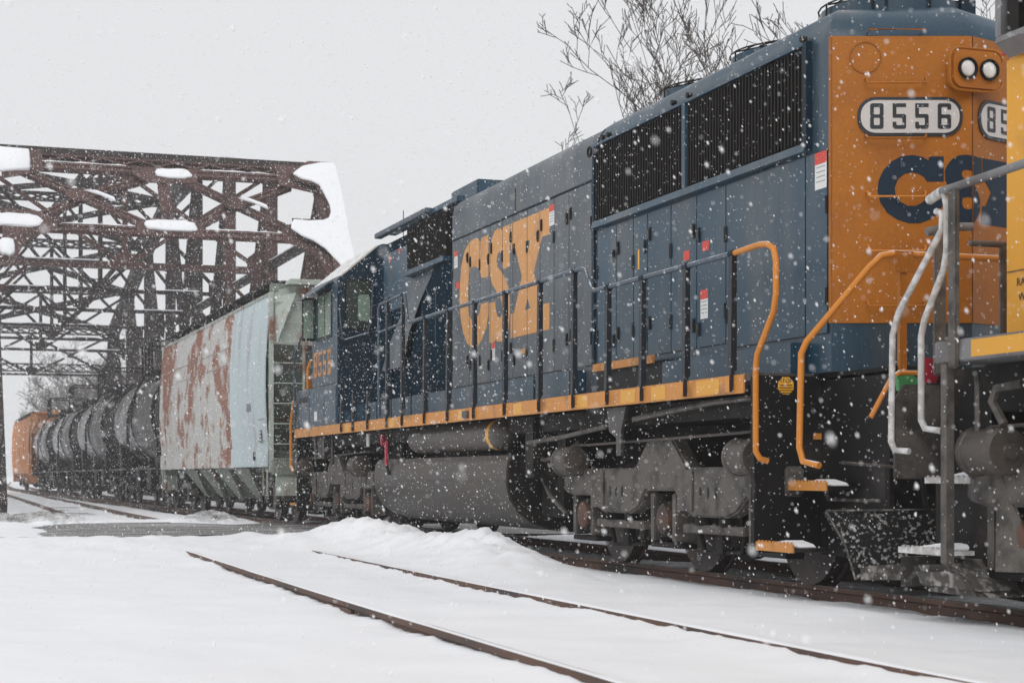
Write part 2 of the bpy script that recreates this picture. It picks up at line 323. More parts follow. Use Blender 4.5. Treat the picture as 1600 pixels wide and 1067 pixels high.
def ground_h(x, y):
    cs = sid(y); cm = man(y)
    h = -0.055 + 0.05*fbm(x*0.35, y*0.3, 3) + 0.026*fbm(x*1.7, y*1.7, 11) + 0.006*fbm(x*3.0, y*9.0, 13, 2)
    h = h + 0.03*fbm(x*0.16+3, y*0.16, 21, 2)
    near = np.exp(-((y-14)/14)**2)
    # left of the siding the snow lies a little deeper towards the viewer's side
    h = h + 0.02*sst(-6.0, -8.5, x)
    # the siding: snow to just below the rail head, ragged along the rails
    for o in (-0.755, 0.755):
        d = np.abs(x-(cs+o))
        b0 = -0.040 if o < 0 else -0.020
        lev = b0 - (0.030 if o < 0 else 0.018)*np.exp(-((y-(12.5 if o < 0 else 14.0))/3.5)**2) + 0.045*fbm(x*0.5+9, y*0.8, 31+int(o*10)) + 0.022*fbm(x*5, y*5.5, 41)
        w = np.exp(-(d/0.22)**2); h = h*(1-w) + np.minimum(lev, -0.004)*w
    # the main line is wind-swept and lower
    wm = np.exp(-(np.abs(x-cm)/1.35)**6); hm = -0.098 + 0.035*fbm(x*2, y*2, 61) - 0.03*sst(0.5, 0.75, np.abs(x-cm))*(1-sst(0.75, 1.0, np.abs(x-cm)))
    h = h*(1-wm) + hm*wm
    # plough bank between the tracks
    ridge = np.exp(-((x+2.2+0.18*np.sin(y*0.9))/0.60)**2) * sst(13.5, 18.2, y) * (1-sst(22.6, 25.6, y))
    h = h + ridge*(0.29 + 0.13*fbm(x*1.6, y*1.6, 71) + 0.13*np.abs(fbm(x*3.8, y*3.8, 73, 4)) + 0.05*fbm(x*9, y*9, 75, 2))
    # broad drift over the siding before the road
    dr = sst(20.5, 22.5, y) * (1-sst(25.6, 27.2, y)) * sst(-1.6, -3.0, x)
    h = h + dr*(0.10 + 0.05*fbm(x*1.3, y*1.3, 77) + 0.025*fbm(x*5, y*5, 79))
    # road cut
    e1 = 27.3 + 0.35*fbm(x*0.6, y*0, 81) + 0.10*fbm(x*3, y*0, 83); e2 = 34.0 + 0.4*fbm(x*0.6, y*0, 85)
    wr = sst(e1-0.35, e1+0.15, y) * (1-sst(e2-0.15, e2+0.5, y))
    rv = sst(-6.6, -5.2, x + 0.5*fbm(y*0.8, x*0.3, 87)); lid = wr*(1-rv)
    wr = wr*rv
    h = h*(1-wr) + (-0.13)*wr
    h = h*(1-lid) + (0.035 + 0.05*fbm(x*1.2, y*1.2, 89))*lid
    # dirty windrow on the far side of the road
    fr = sst(e2-0.1, e2+0.7, y) * (1-sst(36.2, 37.6, y)) * (1-np.exp(-(np.abs(x-cm)/1.7)**6)) * (1 - 0.75*np.exp(-(np.abs(x-cs)/1.1)**4))
    h = h + fr*(0.20 + 0.16*fbm(x*1.5, y*1.5, 91) + 0.05*fbm(x*6, y*6, 93))
    # beyond: lower between the rails
    bey = sst(38, 42, y); wb = np.maximum(np.exp(-(np.abs(x-cs)/1.5)**6), np.exp(-(np.abs(x-cm)/1.5)**6))
    h = h - bey*wb*0.07
    dirt = np.clip(fr*0.75 + 0.5*np.exp(-((y-e1+0.15)/0.35)**2)*(x < -1.5) + wm*0.36*(1-0.6*sst(36,50,y)) , 0, 1)
    dirt = dirt + 0.18*bey*wb
    # footprints
    for fx_, fy_ in ((-8.9, 17.2), (-8.3, 17.0), (-8.6, 16.2), (-8.75,20.5)):
        h = h - 0.05*np.exp(-(((x-fx_)/0.16)**2+((y-fy_)/0.28)**2))
    return h, dirt
def axis(pts):
    o = []
    for a, b, st in pts: o += list(np.arange(a, b-1e-6, st))
    return np.array(o + [pts[-1][1]])
gx = axis([(-3000,-400,400),(-400,-60,40),(-60,-16,4),(-16,-11,0.5),(-11,-1.2,0.055),(-1.2,2,0.2),(2,12,1),(12,60,6),(60,400,40),(400,3000,400)])
gy = axis([(-400,-40,60),(-40,-4,4),(-4,4,0.5),(4,38,0.075),(38,60,0.3),(60,140,1.5),(140,400,20),(400,4000,400)])
GX, GY = np.meshgrid(gx, gy); GH, GD = ground_h(GX, GY)
def grid_mesh(name, X, Y, Z, dirt):
    ny, nx = X.shape; me = bpy.data.meshes.new(name); co = np.stack([X,Y,Z], -1).reshape(-1,3).astype(np.float32)
    i = np.arange((ny-1)*(nx-1)); r = i//(nx-1); c = i % (nx-1); q = r*nx+c
    quads = np.stack([q, q+1, q+nx+1, q+nx], -1).astype(np.int32)
    me.vertices.add(len(co)); me.vertices.foreach_set('co', co.ravel())
    me.loops.add(quads.size); me.loops.foreach_set('vertex_index', quads.ravel())
    me.polygons.add(len(quads)); me.polygons.foreach_set('loop_start', np.arange(0, quads.size, 4, dtype=np.int32))
    me.update(calc_edges=True); me.validate(); me.shade_smooth()
    at = me.attributes.new('dirt', 'FLOAT', 'POINT'); at.data.foreach_set('value', dirt.ravel().astype(np.float32))
    return me
g = P(None, 'snow_ground', grid_mesh('snow_ground', GX, GY, GH, GD), M['snow']); g['kind'] = 'structure'
rx = np.linspace(-70, 60, 131); ry = np.linspace(26.7, 34.7, 33); RX, RY = np.meshgrid(rx, ry)
rz = -0.035 + 0.02*fbm(RX*0.4, RY*2.0, 101) + 0.050*np.exp(-((RX+3.9)/1.5)**6) + 0.02*np.exp(-(np.abs(RX)/1.3)**6)
ro = P(None, 'road', grid_mesh('road', RX, RY, rz, rz*0), M['road']); ro['kind'] = 'structure'
# ------------------------------------------------------------------ tracks
def rail_prof(snowtop=False):
    return [(-0.035,0),(0.035,0),(0.036,-0.035),(0.010,-0.05),(0.009,-0.145),(0.068,-0.16),(0.068,-0.175),(-0.068,-0.175),(-0.068,-0.16),(-0.009,-0.145),(-0.010,-0.05),(-0.036,-0.035)]
def rail_mesh(f, off, y0, y1, step, prof):
    mb = MB(); rings = []
    for y in np.arange(y0, y1+1e-6, step): rings.append([(float(f(y))+off+a, y, b) for a, b in prof])
    return mb.loft(rings)
def track(name, f, y0, y1, snow_top, ties):
    t = bpy.data.objects.new(name, None); COL.objects.link(t); t['kind'] = 'structure'
    for off in (-0.755, 0.755):
        P(t, 'rail', rail_mesh(f, off, y0, y1, 2.0, rail_prof()), M['rail'], smooth=30)
        if snow_top:
            mb = MB(); rings = []
            for y in np.arange(y0, 26.5, 0.12):
                n = float(vnoise(np.array(y*1.7), np.array(off*9+3), 5)) ; n2 = float(vnoise(np.array(y*0.35), np.array(off*9+3), 6))
                w = 0.030 + 0.010*n; hh = max(0.0015, 0.006 + 0.014*n2 + 0.008*n); c = float(f(y))+off+0.004
                rings.append([(c-w,y,-0.002),(c-w*0.8,y,hh*0.7),(c-w*0.3,y,hh),(c+w*0.3,y,hh),(c+w*0.8,y,hh*0.7),(c+w,y,-0.002)])
            P(t, 'rail_snow', mb.loft(rings), M['snow'], smooth=60, kind='stuff')
        else:
            mb = MB(); mb.loft([[(float(f(y))+off-0.03,y,0.0),(float(f(y))+off+0.03,y,0.0),(float(f(y))+off+0.03,y,0.003),(float(f(y))+off-0.03,y,0.003)] for y in np.arange(y0,y1+1,2.0)])
            P(t, 'rail_head', mb, M['railtop'])
    tm = MB().box(-1.3,1.3,-0.11,0.11,-0.30,-0.125).mesh('tie')
    for y in np.arange(*ties):
        place(t, 'tie', tm, M['tie'], Matrix.Translation((float(f(y)), float(y), 0)) @ Matrix.Rotation(random.uniform(-0.02,0.02),4,'Z'))
    return t
track('siding_track', sid, -4, 300, True, (36.5, 60, 0.53))
track('main_track', man, -4, 300, False, (5.0, 60, 0.53))
# joint bars on the near rail of the siding
for y in (12.3,):
    jt = bpy.data.objects['siding_track']
    for k in range(4): P(jt, 'joint_bolt', MB().cyl((float(sid(y+k*0.15))-0.80, y+k*0.15, -0.085), (float(sid(y))-0.77, y+k*0.15, -0.085), 0.018, 8), M['rail'])
    P(jt, 'joint_bar', MB().box(float(sid(y))-0.79, float(sid(y))-0.765, y-0.12, y+0.6, -0.135, -0.045), M['rail'])
# ------------------------------------------------------------------ blue and orange locomotive
XC = 0.07
LOCO = thing('locomotive', 'blue diesel locomotive with orange lettered end, number 8556 and radiator grilles', 'locomotive', (XC, 21.3, 0))
def mir(x): return 2*XC - x
def mirror_both(fn):
    fn(1); fn(-1)
# --- hood bodies
def hood_ring(y0, y1, x0, zt, apex=None, inset=0.0):
    pass
rh = []
for z, ins, back in ((1.76,0,0),(4.46,0,0),(4.58,0.03,0.06),(4.68,0.10,0.14),(4.745,0.20,0.24),(4.78,0.34,0.36)):
    xl = -1.0+ins; xr = mir(xl)
    rh.append([(xl,17.36,z),(xl,12.3+back,z),(XC,11.93+back,z),(xr,12.3+back,z),(xr,17.36,z)])
rear = P(LOCO, 'rear_hood', MB().loft(rh), M['blue'], smooth=35)
def hood_profile(x0, zt, z0=1.76):
    pr = [(x0,z0),(x0,zt-0.30),(x0+0.02,zt-0.19),(x0+0.09,zt-0.09),(x0+0.20,zt-0.03),(x0+0.36,zt)]
    return pr + [(mir(a),b) for a,b in pr[::-1]]
P(LOCO, 'middle_hood', MB().prism(hood_profile(-1.0,4.755), 'y', 17.363, 22.65), M['blue_dusty'], smooth=35)
P(LOCO, 'front_hood', MB().prism(hood_profile(-0.9,4.72), 'y', 22.653, 27.352), M['navy_shaded'], smooth=35)
P(LOCO, 'roof_seam', MB().prism([(a*1.003 if a < 0 else a*1.003, b*1.001) for a,b in hood_profile(-1.0,4.757,4.2)], 'y', 17.33, 17.352), M['black'])
# --- orange end panels (shallow V)
TH = math.atan(935/2700); ca, sa = math.cos(TH), math.sin(TH)
ENDM = Matrix(((ca,0,sa,-1.0),(-sa,0,ca,12.3),(0,1,0,0),(0,0,0,1)))   # local x along panel, y up, z into hood
ENDM = Matrix(((ca,0,-sa,-1.0),(-sa,0,-ca,12.3),(0,1,0,0),(0,0,0,1)))  # z out of the panel
ENDR = Matrix(((ca,0,sa,XC),(sa,0,-ca,11.93),(0,1,0,0),(0,0,0,1)))     # right panel, x from the crease
def onend(name, me, m, parent=LOCO, mtx=ENDM, lift=0.0, label=None):
    return place(parent, name, me, m, mtx @ Matrix.Translation((0,0,lift)), label)
ep = onend('end_panel', MB().box(0.004,1.128,2.15,4.455,0.002,0.010).mesh('end_panel'), M['orange'])
ep2 = onend('end_panel', MB().box(0.002,1.128,2.15,4.455,0.002,0.010).mesh('end_panel'), M['orange'], mtx=ENDR)
P(LOCO, 'corner_strip', MB().box(-1.012,-1.001,12.29,12.325,2.15,4.455), M['orange'])
def rrect(x0,x1,y0,y1,r,n=6):
    o = []
    for cx,cy,a0 in ((x1-r,y1-r,0),(x0+r,y1-r,90),(x0+r,y0+r,180),(x1-r,y0+r,270)):
        for i in range(n+1):
            a = R(a0+90*i/n); o.append((cx+r*math.cos(a), cy+r*math.sin(a)))
    return o
def digit(ch, x, y, w, h, t, c=None):
    c = t*0.42 if c is None else c
    def oct_(x0,x1,y0,y1,k): return [(x0+k,y0),(x1-k,y0),(x1,y0+k),(x1,y1-k),(x1-k,y1),(x0+k,y1),(x0,y1-k),(x0,y0+k)]
    m = y+h/2
    if ch == '8':
        k = t*0.25
        o = [(x+c,y),(x+w-c,y),(x+w,y+c),(x+w,m-k*1.2),(x+w-k,m),(x+w,m+k*1.2),(x+w,y+h-c),(x+w-c,y+h),(x+c,y+h),(x,y+h-c),(x,m+k*1.2),(x+k,m),(x,m-k*1.2),(x,y+c)]
        return [o, oct_(x+t,x+w-t,y+t,m-t*0.45,c*0.5), oct_(x+t,x+w-t,m+t*0.45,y+h-t,c*0.5)]
    if ch == '5':
        j = m+t*0.55
        return [[(x+c,y),(x+w-c,y),(x+w,y+c),(x+w,j-c),(x+w-c,j),(x+t,j),(x+t,y+h-t),(x+w,y+h-t),(x+w,y+h),(x,y+h),(x,j-t),(x+w-t-c*0.5,j-t),(x+w-t,j-t-c*0.5),(x+w-t,y+t+c*0.5),(x+w-t-c*0.5,y+t),(x+t+c*0.5,y+t),(x+t,y+t+c*0.5),(x+t,y+t*1.9),(x,y+t*1.9),(x,y+c)]]
    if ch == '6':
        j = m+t*0.45
        return [[(x+c,y),(x+w-c,y),(x+w,y+c),(x+w,j-c),(x+w-c,j),(x+t,j),(x+t,y+h-t-c*0.5),(x+t+c*0.5,y+h-t),(x+w-t-c*0.5,y+h-t),(x+w-t,y+h-t-c*0.5),(x+w-t,y+h-t*1.7),(x+w,y+h-t*1.7),(x+w,y+h-c),(x+w-c,y+h),(x+c,y+h),(x,y+h-c),(x,y+c)],
                oct_(x+t,x+w-t,y+t,j-t,c*0.5)]
def number(txt, x0, y0, w, h, pitch, t):
    r = []
    for i, ch in enumerate(txt): r += digit(ch, x0+i*pitch, y0, w, h, t)
    return r
for mtx, xs in ((ENDM, 0.205), (ENDR, 0.06)):
    nb = onend('number_board', glyph([rrect(xs,xs+0.845,3.648,3.962,0.14)], 0.006), M['ink'], mtx=mtx, lift=0.018)
    place(nb, 'board_face', glyph([rrect(xs+0.026,xs+0.819,3.674,3.936,0.118)], 0.002), M['board'], Matrix.Translation(base(nb)) @ Matrix.Translation((0,0,0.0085)))
    place(nb, 'board_number', glyph(number('8556', xs+0.10, 3.705, 0.108, 0.205, 0.181, 0.030), 0.001), M['ink'], Matrix.Translation(base(nb)) @ Matrix.Translation((0,0,0.012)))
C2 = [(0.9,3.487),(0.9,3.287),(0.767,3.285),(0.744,3.32),(0.703,3.347),(0.648,3.361),(0.584,3.347),(0.533,3.306),(0.506,3.237),(0.515,3.173),(0.552,3.122),(0.611,3.09),(0.676,3.09),(0.731,3.118),(0.763,3.154),(0.9,3.154),(0.891,3.09),(0.85,3.026),(0.786,2.98),(0.712,2.952),(0.62,2.951),(0.529,2.98),(0.446,3.035),(0.391,3.118),(0.368,3.209),(0.377,3.292),(0.414,3.375),(0.483,3.448),(0.556,3.487),(0.648,3.499),(0.731,3.483),(0.778,3.455),(0.784,3.487)]
S2 = [(0.91,3.37),(0.928,3.416),(0.969,3.467),(1.024,3.496),(1.079,3.501),(1.126,3.494),(1.126,3.37),(1.098,3.381),(1.061,3.379),(1.045,3.361),(1.047,3.329),(1.079,3.292),(1.126,3.269),(1.126,3.154),(1.098,3.164),(1.052,3.154),(1.047,3.108),(1.061,3.072),(1.098,3.063),(1.126,3.067),(1.126,2.954),(1.043,2.954),(0.978,2.971),(0.923,3.007),(0.91,3.154),(0.988,3.154),(0.989,3.182),(0.951,3.219),(0.914,3.292)]
S3 = [(0.004,3.494),(0.06,3.485),(0.10,3.485),(0.10,3.275),(0.02,3.275),(0.004,3.30),(0.004,3.37),(0.012,3.37)]
S3 = [(0.004,3.494),(0.05,3.487),(0.11,3.487),(0.11,3.287),(0.04,3.287),(0.004,3.36)]
S4 = [(0.004,3.262),(0.05,3.22),(0.085,3.15),(0.085,3.07),(0.05,2.99),(0.004,2.956),(0.004,3.066),(0.012,3.09),(0.012,3.12),(0.004,3.150)]
X2 = [(0.125,3.487),(0.62,3.487),(0.62,3.287),(0.56,3.287),(0.45,3.22),(0.56,3.154),(0.62,3.154),(0.62,2.954),(0.10,2.954),(0.12,3.10),(0.16,3.10),(0.235,3.22),(0.16,3.30),(0.125,3.30)]
navy_l = M['navy_l'] = mat('navy_letter', (0.012,0.028,0.050), 0.5, var=0.2, spec=0.2)
onend('end_lettering', glyph([C2]), navy_l, lift=0.0125); onend('end_lettering', glyph([S2]), navy_l, lift=0.0125)
onend('end_lettering', glyph([S3]), navy_l, mtx=ENDR, lift=0.0125); onend('end_lettering', glyph([S4]), navy_l, mtx=ENDR, lift=0.0125)
onend('end_lettering', glyph([X2]), navy_l, mtx=ENDR, lift=0.0125)
# headlight cluster
HLM = Matrix.Translation((XC, 11.90, 4.172)) @ Matrix(((1,0,0,0),(0,0,-1,0),(0,1,0,0),(0,0,0,1)))
hh_ = place(LOCO, 'headlight_housing', glyph([rrect(-0.22,0.22,-0.15,0.15,0.08)], 0.05), M['orange'], HLM)
HB = Matrix.Translation(base(hh_))
for s in (-0.1, 0.1):
    hl = place(hh_, 'headlight', MB().lathe([(0.068,0),(0.085,0.0),(0.085,0.03),(0.074,0.03),(0.068,0.012)], (0,0,0), 'z', 20).mesh('bezel', smooth=40), M['grime_dark'], HB @ Matrix.Translation((s,0,0.05)))
    place(hh_, 'lens', MB().lathe([(0.001,0.026),(0.03,0.025),(0.055,0.018),(0.072,0.006),(0.072,0.0)], (0,0,0), 'z', 20).mesh('lens', smooth=60), M['lens'], HB @ Matrix.Translation((s,0,0.052)))
P(LOCO, 'headlight_bezel', MB().tube([HLM @ Vector((a*1.12,b*1.12,0.03)) for a,b in rrect(-0.22,0.22,-0.15,0.15,0.08,4)] , 0.012, 6), M['orange'], smooth=50)
# round hatch and grab irons
hc = MB(); hc.tube([ENDM @ Vector((0.27+0.125*math.cos(t), 4.282+0.125*math.sin(t), 0.014)) for t in [2*math.pi*i/24 for i in range(25)]], 0.006, 5)
P(LOCO, 'round_hatch', hc, M['orange'], smooth=50)
def grab(a0, a1, z, m, up=0.045):
    mb = MB().tube([ENDM @ Vector(p) for p in ((a0,z+up,0.012),(a0,z+up,0.05),(a0+0.005,z+0.01,0.07),(a0+0.025,z,0.075),(a1-0.025,z,0.075),(a1-0.005,z+0.01,0.07),(a1,z+up,0.05),(a1,z+up,0.012))], 0.009, 6)
    return P(LOCO, 'grab_iron', mb, m, smooth=50)
grab(0.27,0.75,4.066,M['orange']); grab(0.27,0.75,3.625,M['orange'],0.03); grab(0.28,0.745,3.157,M['handrail_orange']); grab(0.285,0.745,2.722,M['handrail_orange']); grab(0.28,0.74,2.28,M['orange'])
P(LOCO, 'grab_iron', MB().tube([ENDM @ Vector(p) for p in ((0.30,4.50,0.0),(0.30,4.50,0.05),(0.74,4.50,0.05),(0.74,4.50,0.0))], 0.009, 6), M['orange'], smooth=50)
for a, z, l in ((0.30,2.9,0.02),(0.12,3.3,0.02)): pass
# --- radiator grilles: each slat its own piece
def grille(y0, y1, z0, z1, n, xf=-1.0):
    g = P(LOCO, 'radiator_grille', MB().box(xf-0.012,xf-0.003,y0,y1,z0,z1), M['slat'])
    sm = MB().prism([(-0.030,-0.012),(-0.030,0.012),(0,0.020),(0,-0.006)], 'z', z0-4.0+0.015, z1-4.0-0.015).mesh('slat')
    st = (y1-y0)/n
    for i in range(n):
        place(g, 'slat', sm, M['slat'], Matrix.Translation((xf-0.013, y0+(i+0.5)*st, 4.0)))
    P(LOCO, 'grille_frame', MB().box(xf-0.055,xf-0.002,y0-0.05,y1+0.05,z1+0.003,z1+0.03), M['blue'])
    P(LOCO, 'grille_ledge', MB().prism([(xf-0.075,z0-0.075),(xf-0.002,z0-0.09),(xf-0.002,z0-0.003),(xf-0.055,z0-0.003)], 'y', y0-0.05, y1+0.05), M['blue'])
    return g
grille(12.68, 14.97, 3.66, 4.46, 38)
grille(15.05, 17.30, 3.66, 4.46, 36)
P(LOCO, 'grille_post', MB().box(-1.058,-1.003,14.975,15.045,3.60,4.49), M['blue'])
P(LOCO, 'grille_post', MB().box(-1.058,-1.003,12.615,12.675,3.60,4.49), M['navy'])
for y in (12.72, 14.95, 15.3, 16.95, 17.1): P(LOCO, 'lifting_lug', MB().cyl((-1.05,y,4.53),(-1.0,y,4.53),0.028,10), M['black'], smooth=40)
P(LOCO, 'lifting_eye', MB().tube([(-1.04,17.47+0.05*math.cos(t),4.44+0.05*math.sin(t)) for t in [2*math.pi*i/12 for i in range(13)]],0.014,6), M['black'], smooth=50)
P(LOCO, 'lifting_eye', MB().tube([(-1.04,22.55+0.05*math.cos(t),4.56+0.05*math.sin(t)) for t in [2*math.pi*i/12 for i in range(13)]],0.014,6), M['black'], smooth=50)
# --- hood doors
def doors(edges, z0, z1, latch_z, xf=-1.0, m=None):
    P(LOCO, 'gap_shade_sheet', MB().box(xf-0.004,xf-0.001,min(edges),max(edges),z0,z1), M['black'])  # black sheet paints the shade seen in the door gaps
    for i in range(len(edges)-1):
        b, a = edges[i], edges[i+1]
        d = P(LOCO, 'hood_door', MB().box(xf-0.016,xf-0.005,a+0.007,b-0.007,z0+0.006,z1-0.006), m or M['blue'], bevel=0.003)
        wide = (b-a) > 0.9
        for lz in latch_z:
            lz = lz - (0.0, 0.11, 0.04, 0.16)[(i*3+int(b*10)) % 4]
            ly = a+0.06 if i % 2 == 0 else b-0.06
            la = P(d, 'latch', MB().box(xf-0.030,xf-0.0165,ly-0.028,ly+0.028,lz-0.07,lz+0.07), M['black'], bevel=0.006)
            P(la, 'latch_handle', MB().box(xf-0.042,xf-0.031,ly-0.009,ly+0.009,lz-0.045,lz+0.045), M['grime'])
        for hz in (z0+0.30, z1-0.45):
            hy = b-0.012 if i % 2 == 0 else a+0.012
            P(d, 'hinge', MB().cyl((xf-0.020,hy,hz-0.07),(xf-0.020,hy,hz+0.07),0.012,6), M['black'])
E1 = [22.6,21.84,21.38,20.96,20.47,20.08,19.55,19.1,18.63,18.15,17.46]
doors(E1, 2.12, 4.12, (3.86, 2.5), m=M['blue_dusty'])
doors([17.30,16.77,16.31,15.95,15.38,14.8,14.18], 2.12, 3.56, (3.34, 2.45))
doors([14.18,12.7,12.335], 2.07, 3.56, ())
P(LOCO, 'hood_rail', MB().box(-1.022,-1.003,12.6,22.62,4.128,4.146), M['blue']) if False else None
P(LOCO, 'drip_strip', MB().box(-1.020,-1.003,17.46,22.62,4.128,4.142), M['navy'])
P(LOCO, 'hood_seam', MB().box(-1.006,-1.001,20.02,20.035,4.15,4.45), M['black'])
P(LOCO, 'hood_seam', MB().box(-1.03,-1.001,17.37,17.42,2.1,4.4), M['navy'])
# --- side lettering, cut at the door gaps
LC = [(21.03,4.01),(21.03,3.47),(21.32,3.49),(21.35,3.54),(21.43,3.63),(21.6,3.67),(21.77,3.67),(21.85,3.59),(21.88,3.45),(21.89,3.27),(21.87,3.12),(21.81,3.02),(21.68,2.96),(21.53,2.98),(21.42,3.03),(21.37,3.08),(21.34,3.15),(21.03,3.15),(21.03,3.0),(21.11,2.83),(21.3,2.68),(21.5,2.605),(21.65,2.6),(21.73,2.615),(21.94,2.69),(22.11,2.85),(22.23,3.07),(22.27,3.32),(22.25,3.53),(22.18,3.75),(22.04,3.93),(21.83,4.02),(21.6,4.04),(21.45,4.01),(21.34,3.96),(21.32,4.01)]
LS = [(20.89,3.94),(20.79,4.02),(20.64,4.04),(20.54,4.025),(20.48,3.99),(20.46,4.03),(20.19,4.03),(20.19,3.51),(20.43,3.5),(20.48,3.56),(20.51,3.7),(20.58,3.74),(20.66,3.71),(20.7,3.64),(20.67,3.56),(20.55,3.5),(20.4,3.41),(20.25,3.28),(20.19,3.12),(20.19,2.93),(20.22,2.76),(20.31,2.65),(20.49,2.6),(20.67,2.62),(20.76,2.65),(20.79,2.62),(21.0,2.62),(21.0,3.13),(20.76,3.13),(20.73,3.02),(20.67,2.94),(20.58,2.91),(20.51,2.93),(20.48,2.99),(20.49,3.07),(20.55,3.16),(20.7,3.25),(20.89,3.37),(20.98,3.52),(21.0,3.7),(20.96,3.85)]
LX = [(20.15,4.03),(18.78,4.03),(18.78,3.72),(19.03,3.72),(19.32,3.33),(19.19,3.19),(19.04,2.93),(18.78,2.93),(18.78,2.62),(20.16,2.62),(20.16,2.92),(20.03,2.92),(19.77,3.29),(19.74,3.34),(19.98,3.7),(20.15,3.71)]
H1 = [(19.61,3.74),(19.45,3.74),(19.53,3.60)]; H2 = [(19.53,3.05),(19.43,2.92),(19.63,2.92)]
SIDEM = Matrix(((0,0,-1,-1.0),(-1,0,0,0),(0,1,0,0),(0,0,0,1)))   # local x = -y, local y = z, local z = towards -x
def side_letter(polys, name='side_lettering', m=None, x=-1.0175, cuts=E1):
    me = glyph([[(-a,b) for a,b in pl] for pl in polys], 0.0008)
    bm = bmesh.new(); bm.from_mesh(me)
    for c in cuts:
        for s in (-0.008, 0.008):
            gm = bm.verts[:]+bm.edges[:]+bm.faces[:]
            bmesh.ops.bisect_plane(bm, geom=gm, plane_co=(-c+s,0,0), plane_no=(1,0,0))
        kill = [f for f in bm.faces if abs(f.calc_center_median().x + c) < 0.0079]
        bmesh.ops.delete(bm, geom=kill, context='FACES')
    bm.to_mesh(me); bm.free()
    mt = Matrix.Translation((x+1.0,0,0)) @ SIDEM
    return place(LOCO, name, me, m or M['letter'], mt)
side_letter([LC]); side_letter([LS]); side_letter([LX, H1, H2])
# --- stickers
def sticker(y, z, w, h, x=-1.018, parent=LOCO):
    s = P(parent, 'warning_sticker', MB().box(x-0.001,x,y-w/2,y+w/2,z-h/2,z+h/2), M['white'])
    P(s, 'sticker_header', MB().box(x-0.0024,x-0.0014,y-w/2,y+w/2,z+h/2-h*0.32,z+h/2), M['red'])
    for k in range(4): P(s, 'sticker_line', MB().box(x-0.0022,x-0.0014,y-w*0.38,y+w*0.38,z+h*0.10-k*h*0.13-0.004,z+h*0.10-k*h*0.13+0.002), M['grey'])
sticker(22.43,3.86,0.16,0.23); sticker(18.70,3.93,0.17,0.24); sticker(20.83,2.50,0.14,0.22); sticker(14.63,2.52,0.16,0.27); sticker(12.44,3.40,0.19,0.30)
for y, z in ((22.35,3.50),(15.02,3.02),(14.60,3.06)): P(LOCO, 'red_sticker', MB().box(-1.0195,-1.0180,y-0.07,y+0.07,z-0.045,z+0.045), M['red'])
P(LOCO, 'yellow_tag', MB().box(-1.0195,-1.0180,16.15,16.19,3.02,3.22), M['sticker_yellow'])
P(LOCO, 'yellow_tag', MB().box(-1.0195,-1.0180,19.62,19.78,2.40,2.46), M['letter'])
# --- roof equipment
def fan(y, r=0.60, x=XC-0.1):
    f = P(LOCO, 'radiator_fan', MB().lathe([(r,0),(r,0.20),(r-0.05,0.20),(r-0.06,0.10),(0.02,0.10)], (x,y,4.70), 'z', 28), M['blue'], smooth=40)
    g = MB()
    for rr, zz in ((r+0.01,0.27),(r*0.8,0.31),(r*0.6,0.335),(r*0.4,0.35),(r*0.2,0.355)):
        g.tube([(x+rr*math.cos(t), y+rr*math.sin(t), 4.66+zz) for t in [2*math.pi*i/28 for i in range(29)]], 0.008, 5)
    for k in range(8):
        a = math.pi*k/4; g.tube([(x+(r+0.02)*math.cos(a),y+(r+0.02)*math.sin(a),4.70),(x+(r+0.02)*math.cos(a),y+(r+0.02)*math.sin(a),4.92),(x+r*0.5*math.cos(a),y+r*0.5*math.sin(a),5.00),(x,y,5.015)],0.010,5)
    P(f, 'fan_guard', g, M['black'], smooth=50)
    P(f, 'fan_hub', MB().lathe([(0.14,0.10),(0.14,0.18),(0.02,0.19)], (x,y,4.70), 'z', 14), M['black'], smooth=40)
for y in (13.0, 14.72, 16.35): fan(y)
P(LOCO, 'roof_lug', MB().box(XC-0.45,XC-0.32,12.5,12.62,4.76,4.95), M['navy'])
P(LOCO, 'roof_lug', MB().box(XC+0.28,XC+0.42,12.5,12.62,4.76,4.93), M['navy'])
P(LOCO, 'roof_lug', MB().box(XC-0.6,XC-0.5,13.78,13.9,4.76,4.86), M['black'])
xb = P(LOCO, 'exhaust_box', MB().box(-0.62,XC+0.62,22.72,23.95,4.70,5.03), M['blue'], bevel=0.02)
P(LOCO, 'roof_beam', MB().box(-0.92,-0.80,22.7,26.3,4.70,4.78), M['blue'], bevel=0.01)
P(LOCO, 'roof_beam', MB().box(-1.0,-0.88,24.0,26.9,4.72,4.80), M['handrail_blue'], bevel=0.01)
P(LOCO, 'antenna', MB().cyl((-0.6,26.6,4.7),(-0.6,26.6,5.15),0.008,5), M['grime'])
# --- air intake behind the cab
ai = P(LOCO, 'air_intake', MB().box(-1.0,-0.903,22.98,24.96,3.98,4.62), M['slat'])
im = MB().box(-0.012,0,-0.006,0.006,-0.31,0.31).mesh('intake_bar')
for i in range(24): place(ai, 'intake_bar', im, M['slat'], Matrix.Translation((-1.001, 23.03+i*0.081, 4.30)))
P(LOCO, 'intake_ledge', MB().box(-1.06,-0.903,22.9,25.0,3.90,3.97), M['blue'])
P(LOCO, 'front_hood_panel', MB().box(-0.925,-0.903,24.98,26.6,3.5,4.42), M['blue'], bevel=0.004)
